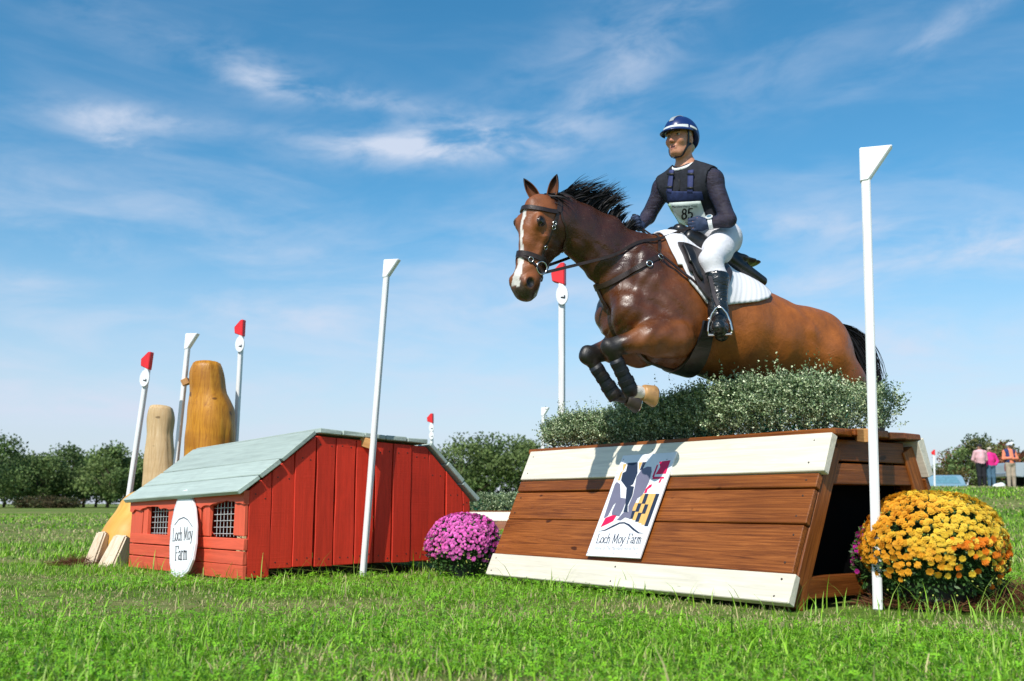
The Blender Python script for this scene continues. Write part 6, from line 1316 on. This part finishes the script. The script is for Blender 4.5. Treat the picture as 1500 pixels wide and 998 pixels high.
# peak
V_ = []; na, nr = 25, 6
for i in range(na):
    az = R(-78 + 156 * i / (na - 1)); b0 = on_helm(az, .034)
    for j in range(nr):
        t = j / (nr - 1); out = .047 * math.cos(az * .98) ** .8; V_.append(b0 + (hf * math.cos(az) + hl * math.sin(az) * .55) * out * t - hu * .012 * t * t + hu * .012 * math.cos(az) * (1 - t))
V_ = np.array(V_); i, j = np.meshgrid(np.arange(na - 1), np.arange(nr - 1), indexing='ij'); q = (i * nr + j).ravel(); o = quad_mesh('helmet_peak', V_, np.stack([q, q + 1, q + nr + 1, q + nr], 1), M['helmet_navy'], rider, HM, smooth=True); md = o.modifiers.new('thickness', 'SOLIDIFY'); md.thickness = .006; md.offset = 0
def hband(name, m, az0, az1, u0, u1, w, off, n=24, drop=0.0):
    P = np.array([on_helm(R(az0 + (az1 - az0) * i / (n - 1)), u0 + (u1 - u0) * i / (n - 1)) for i in range(n)]); N_ = he.grad(P); mb = MB(); mb.strap(tow(P + N_ * off), vw(N_), w, .003); return mb.build(name, M[m], helmet, smooth=False)
hband('brow_trim', 'collar_white', -62, 62, .050, .050, .020, .001); hband('side_trim', 'collar_white', 70, 140, .050, .030, .014, .001); hband('side_trim', 'collar_white', -70, -140, .050, .030, .014, .001)
P = np.array([FP_(-.016 + .122 * math.cos(a), 0, .042 + .098 * math.sin(a)) for a in np.linspace(R(30), R(120), 18)]); mb = MB(); mb.strap(tow(P + he.grad(P) * .001), vw(he.grad(P)), np.linspace(.030, .045, 18), .003); mb.build('centre_stripe', M['helmet_grey'], helmet)
for s in (1, -1):
    belt('chin_strap', rider, [FP_(.02, .078 * s, .03), FP_(.018, .070 * s, -.02), FP_(.02, .058 * s, -.065), FP_(.045, .035 * s, -.105), FP_(.058, 0, -.118)], .014, 'helmet_black', .004, .002, 18, rs)
    belt('chin_strap', rider, [FP_(-.045, .074 * s, .0), FP_(-.02, .068 * s, -.045), FP_(.02, .058 * s, -.065)], .013, 'helmet_black', .004, .002, 12, rs)
P = [FP_(-.06, 0, -.06) + hl * .05 * math.sin(a) + hu * .04 * math.cos(a) for a in np.linspace(0, 6.28, 9)]
hr = SDF(); hr.ell(FP_(-.058, 0, -.055), (.048, .062, .042), AX, .02).ell(FP_(.0, .066, .010), (.030, .012, .020), AX, .015).ell(FP_(.0, -.066, .010), (.030, .012, .020), AX, .015); V_, Q_ = hr.mesh(.006); quad_mesh('hair', V_, Q_, M['hair_blonde'], rider, HM, smooth=True)
# watch
wa = nrm(LWr - LE); wc = LWr + (LE - LWr) * .13; x = nrm(np.cross(wa, [0, 0, 1.])); y = np.cross(wa, x); mb = MB()
mb.strap(tow([wc + (x * math.cos(q) + y * math.sin(q)) * .036 for q in np.linspace(0, 6.283, 25)]), vw([x * math.cos(q) + y * math.sin(q) for q in np.linspace(0, 6.283, 25)]), .026, .004); wt = mb.build('watch', M['plastic_white'], rider)
wn = nrm(V3(.05, .75, .62)); wn = nrm(wn - wa * (wn @ wa)); wx = np.cross(wa, wn); cc = wc + wn * .040; mb = MB(); mb.lathe([(.021, 0), (.0225, .006), (.018, .011), (.016, .0095)], tow(cc), 20, vw(np.array([wa, wx, wn]))); mb.build('watch_case', M['plastic_white'], wt, smooth=False)
mb = MB(); mb.lathe([(.0155, .0096), (.0150, .0112)], tow(cc), 20, vw(np.array([wa, wx, wn]))); mb.build('watch_dial', M['watch_face'], wt)
# whip in the far hand
mb = MB(); mb.tube(tow([RHAND + V3(-.02, .0, .055), RHAND + V3(.0, 0, .0), RHAND + V3(.30, -.12, -.16)]), [.008, .008, .004], 8); mb.lathe([(.012, 0), (.015, .006), (.012, .016)], tow(RHAND + V3(-.023, 0, .055)), 10); wh = mb.build('riding_whip', M['leather_black'], None); tag(wh, 'short black riding whip held in the rider far hand over the withers', 'whip')
# ------------------------------------------------------------------ background on the hill
def person(label, u, vfoot, vtop, y, top_c, leg_c, pose, hat=None, hair=(.25, .15, .08), vest=None):
    b = aty(u, vfoot, y); x = b[0]; gz = float(ground_z(x, y)); h = aty(u, vtop, y)[2] - gz; t = thing('person', (x, y, gz), label, 'person'); S = h / 1.70; c = np.array([x, y, gz])
    d = SDF(); P = lambda a, f, z: c + np.array([a, -f, z]) * S
    d.seg(P(0, 0, .98), P(0, .0, 1.20), .15 * S, .14 * S, .08, tagn='torso').seg(P(0, 0, 1.2), P(0, 0, 1.38), .155 * S, .13 * S, .08, tagn='torso').seg(P(-.15, 0, 1.40), P(.15, 0, 1.40), .06 * S, .06 * S, .06, tagn='torso').seg(P(0, 0, 1.42), P(0, .01, 1.52), .055 * S, .05 * S, .03, tagn='neck').ell(P(0, .01, 1.60), np.array([.075, .092, .115]) * S, None, .02, tagn='head').ell(P(0, .10, 1.585), np.array([.014, .02, .02]) * S, None, .01, tagn='head')
    for s in (-1, 1): d.chain([P(.085 * s, 0, .95), P(.09 * s, .01, .50), P(.095 * s, -.01, .09)], [.095 * S, .066 * S, .045 * S], .04, 'leg').seg(P(.095 * s, -.03, .045), P(.10 * s, .14, .035), .04 * S, .032 * S, .03, tagn='foot')
    for s, (e, w) in zip((-1, 1), pose):
        d.chain([P(.19 * s, 0, 1.40), P(*e), P(*w)], [.055 * S, .044 * S, .033 * S], .03, 'arm').ell(P(*w), np.array([.035, .035, .045]) * S, None, .02, tagn='hand')
    V, Q = d.mesh(.022); quad_mesh('body', V - c, Q, simple('skin_far', (.50, .26, .17), .55).m if 'skin_far' not in M else M['skin_far'], t, smooth=True)
    def wear(nm, col, tags, inf, cut):
        V, Q = d.mesh(.022, cut, inf, lambda p: p['tag'] in tags); quad_mesh(nm, V - c, Q, simple('cloth_%d' % len(M), col, .8, .2).m, t, smooth=True)
    wear('shirt', top_c, ('torso', 'arm'), .016, lambda G: np.maximum(gz + .93 * S - G[..., 2], -1)); wear('trousers', leg_c, ('leg', 'torso'), .016, lambda G: np.maximum(G[..., 2] - (gz + 1.0 * S), gz + .08 * S - G[..., 2])); wear('shoe', (.5, .48, .45) if hat == 'beanie' else (.05, .05, .05), ('foot',), .012, None)
    if vest: wear('vest', vest, ('torso',), .034, lambda G: np.maximum(gz + .98 * S - G[..., 2], -(np.abs(G[..., 0] - x) - .075 * S) * (G[..., 1] < y) - (G[..., 1] >= y)))
    e = SDF(); e.ell(P(0, -.01, 1.635), np.array([.092, .108, .095]) * S, None, .02)
    cutz = lambda G: gz + (1.62 if hat != 'beanie' else 1.61) * S - G[..., 2]
    hc = {'cap_black': (.02, .02, .02), 'beanie': (.50, .44, .34), 'cap_blue': (.55, .58, .62)}[hat]; V, Q = e.mesh(.016, cutz); quad_mesh('hat', V - c, Q, simple('hat_%d' % len(M), hc, .8).m, t, smooth=True)
    if hat.startswith('cap'): mb = MB(); mb.box(P(0, .13, 1.635), (1, 0, 0), (0, 1, 0), (0, 0, 1), (.065 * S, .05 * S, .008)); mb.build('hat_brim', simple('brim_%d' % len(M), tuple(q * .6 for q in hc), .7).m, t)
    r = SDF(); r.ell(P(0, -.04, 1.57), np.array([.088, .085, .11]) * S, None, .02); V, Q = r.mesh(.018); quad_mesh('hair', V - c, Q, simple('hair_%d' % len(M), hair, .6).m, t, smooth=True)
    mb = MB(); mb.box(P(0, .10, 1.615), (1, 0, 0), (0, 1, 0), (0, 0, 1), (.06 * S, .012, .018 * S)); mb.build('sunglasses', M['lens_black'], t)
person('person in a pale pink shirt and black trousers with arms behind the back', 1439, 709, 651, 42, (.72, .42, .45), (.02, .02, .025), (((-.26, -.08, 1.12), (-.10, -.16, .98)), ((.26, -.08, 1.12), (.10, -.16, .98))), 'cap_black')
person('person in a hot pink shirt and jeans with hand on hip', 1453, 709, 656, 42.4, (.78, .035, .26), (.08, .16, .24), (((-.24, .02, 1.14), (-.22, .12, .95)), ((.30, .02, 1.14), (.17, .12, 1.0))), 'beanie', (.4, .3, .2))
person('person in a navy vest over an orange shirt and tan trousers, arms folded', 1482, 708, 650, 41.5, (.80, .25, .14), (.42, .34, .26), (((-.26, .03, 1.13), (-.02, .19, 1.16)), ((.26, .03, 1.13), (.02, .19, 1.12))), 'cap_blue', (.2, .15, .1), (.035, .045, .13))
def car_paint(name, col): k = mat(name, col, .28, .5); k.b.inputs['Metallic'].default_value = .35; k.b.inputs['Coat Weight'].default_value = .5; k.setc(k.ramp(k.nz(3, 4), [(.3, tuple(c * .9 for c in col)), (.7, col)])); M[name] = k.m
car_paint('silver_paint', (.50, .56, .60)); car_paint('teal_paint', (.30, .48, .56)); simple('glass_dark', (.03, .05, .06), .08, .6); simple('tyre', (.02, .02, .02), .8); simple('rim', (.5, .5, .52), .3, .5, .9); simple('glass_teal', (.12, .26, .32), .1, .6); simple('lamp_red', (.4, .02, .02), .2); simple('lamp_white', (.7, .7, .7), .15)
def wheel(t, c, r, w):
    mb = MB(); mb.lathe([(r * .62, -w / 2), (r * .95, -w / 2), (r, -w * .3), (r, w * .3), (r * .95, w / 2), (r * .62, w / 2)], c, 22, ((1, 0, 0), (0, 0, 1), (0, -1, 0))); o = mb.build('wheel', M['tyre'], t, smooth=False)
    mb = MB(); mb.lathe([(.03, -w * .3), (r * .60, -w * .35), (r * .62, w * .4), (r * .55, w * .45), (.05, w * .42)], c, 16, ((1, 0, 0), (0, 0, 1), (0, -1, 0))); mb.build('rim', M['rim'], o)
def pickup():
    y = 43.6; x0 = aty(1460, 700, y)[0]; gz = float(ground_z(x0 + 1.2, y)) + .0; L = 5.4; t = thing('pickup_truck', (x0 + L / 2, y, gz), 'silver pickup truck parked behind the three people', 'pickup truck')
    side = [(0, .55), (.0, 1.02), (.05, 1.10), (1.75, 1.12), (1.80, 1.14), (2.15, 1.78), (2.35, 1.86), (3.55, 1.84), (4.15, 1.24), (5.2, 1.12), (5.38, .95), (5.4, .5), (4.75, .48), (4.62, .80), (4.35, .92), (4.05, .80), (3.92, .46), (1.62, .46), (1.50, .80), (1.18, .93), (.86, .80), (.72, .48)]
    for q, s in ((.92, 1),):
        mb = MB(); mb.prism([(x0 + a, y - q, gz + b) for a, b in side], (0, 2 * q, 0)); mb.build('body', M['silver_paint'], t, bevel=.04, seg=2)
    for a in ([(2.02, 1.18), (2.30, 1.74), (2.85, 1.77), (2.85, 1.18)], [(2.95, 1.18), (2.95, 1.77), (3.50, 1.76), (3.98, 1.22)]):
        mb = MB(); mb.prism([(x0 + p, y - .935, gz + q) for p, q in a], (0, .02, 0)); mb.build('window', M['glass_dark'], t)
    for a in (1.18, 4.35): wheel(t, np.array([x0 + a, y - .80, gz + .37]), .38, .26); wheel(t, np.array([x0 + a, y + .80, gz + .37]), .38, .26)
    mb = MB(); mb.abox(x0 - .08, x0 + .02, y - .9, y + .9, gz + .50, gz + .66); mb.build('bumper', M['rim'], t, bevel=.02)
    mb = MB(); mb.abox(x0 - .012, x0 + .10, y - .932, y - .78, gz + .75, gz + 1.02); mb.build('tail_light', M['lamp_red'], t)
    mb = MB(); mb.abox(x0 + 2.0, x0 + 2.85, y - .945, y - .93, gz + 1.02, gz + 1.05); mb.build('door_trim', M['rim'], t)
pickup()
def small_car(name, label, u, vt, y, paint, glass, L=3.9, end=False):
    p = aty(u, vt, y); gz = p[2] - 1.45; x0 = p[0] - L / 2; t = thing(name, (p[0], y, gz), label, 'car')
    side = [(0, .45), (.0, .85), (.12, .95), (.35, 1.0), (.75, 1.40), (.95, 1.45), (2.3, 1.45), (2.55, 1.40), (3.05, .98), (3.75, .86), (3.9, .7), (3.9, .40), (3.45, .38), (3.3, .62), (3.05, .68), (2.8, .62), (2.68, .36), (1.2, .36), (1.08, .62), (.85, .68), (.6, .62), (.46, .38)]
    before = set(bpy.data.objects)
    mb = MB(); mb.prism([(x0 + a, y - .85, gz + b) for a, b in side], (0, 1.7, 0)); mb.build('body', M[paint], t, bevel=.05, seg=2)
    for a in ([(.52, 1.0), (.85, 1.36), (1.55, 1.38), (1.55, 1.0)], [(1.63, 1.0), (1.63, 1.38), (2.45, 1.36), (2.88, .98)]): mb = MB(); mb.prism([(x0 + p_, y - .862, gz + q) for p_, q in a], (0, .02, 0)); mb.build('window', M[glass], t)
    for a in (.85, 3.05): wheel(t, np.array([x0 + a, y - .75, gz + .32]), .32, .2); wheel(t, np.array([x0 + a, y + .75, gz + .32]), .32, .2)
    mb = MB(); mb.prism([(x0 + .40, y - .62, gz + 1.02), (x0 + .40, y + .62, gz + 1.02), (x0 + .74, y + .52, gz + 1.37), (x0 + .74, y - .52, gz + 1.37)], (-.03, 0, .02)); mb.build('window', M[glass], t)
    if end: t.rotation_euler[2] = R(90) ; t.matrix_basis = Matrix.Translation(WM[t].translation) @ Matrix.Rotation(R(84), 4, 'Z')
small_car('car', 'pale teal car roof showing above the hill crest by the far red pole', 1372, 697, 50, 'teal_paint', 'glass_teal', end=True)
small_car('car', 'tiny pale car parked under the left tree row', 36, 733, 215, 'silver_paint', 'glass_dark')
def lp2(u0, v0, u1, v1, y): a = aty(u0, v0, y); b = aty(u1, v1, y); a[2] = float(ground_z(a[0], y)) - .02; return a, b
a, b = lp2(1369, 712, 1368, 659, 40); flag_pole(a, b, True, 'far red topped pole on the hill crest beside the teal car', .07, disc=False, fsc=1.2)
a, b = lp2(1478, 706, 1478, 648, 43.5); flag_pole(a, b, False, 'far white flag pole behind the person in the navy vest', .07, fsc=1.3)
# white feed sack lying by the people
s = SDF(); p = aty(1463, 706, 41); p[2] = float(ground_z(p[0], 41)); s.ell(p + np.array([0, 0, .10]), (.26, .18, .13), None, .05).ell(p + np.array([.1, 0, .16]), (.12, .12, .1), None, .05); V, Q = s.mesh(.02); o = quad_mesh('canvas_bag', V - p, Q, M['collar_white'], None, Matrix.Translation(Vector(p)), smooth=True); tag(o, 'small off white bag lying on the grass beside the people', 'bag')
build_grass()
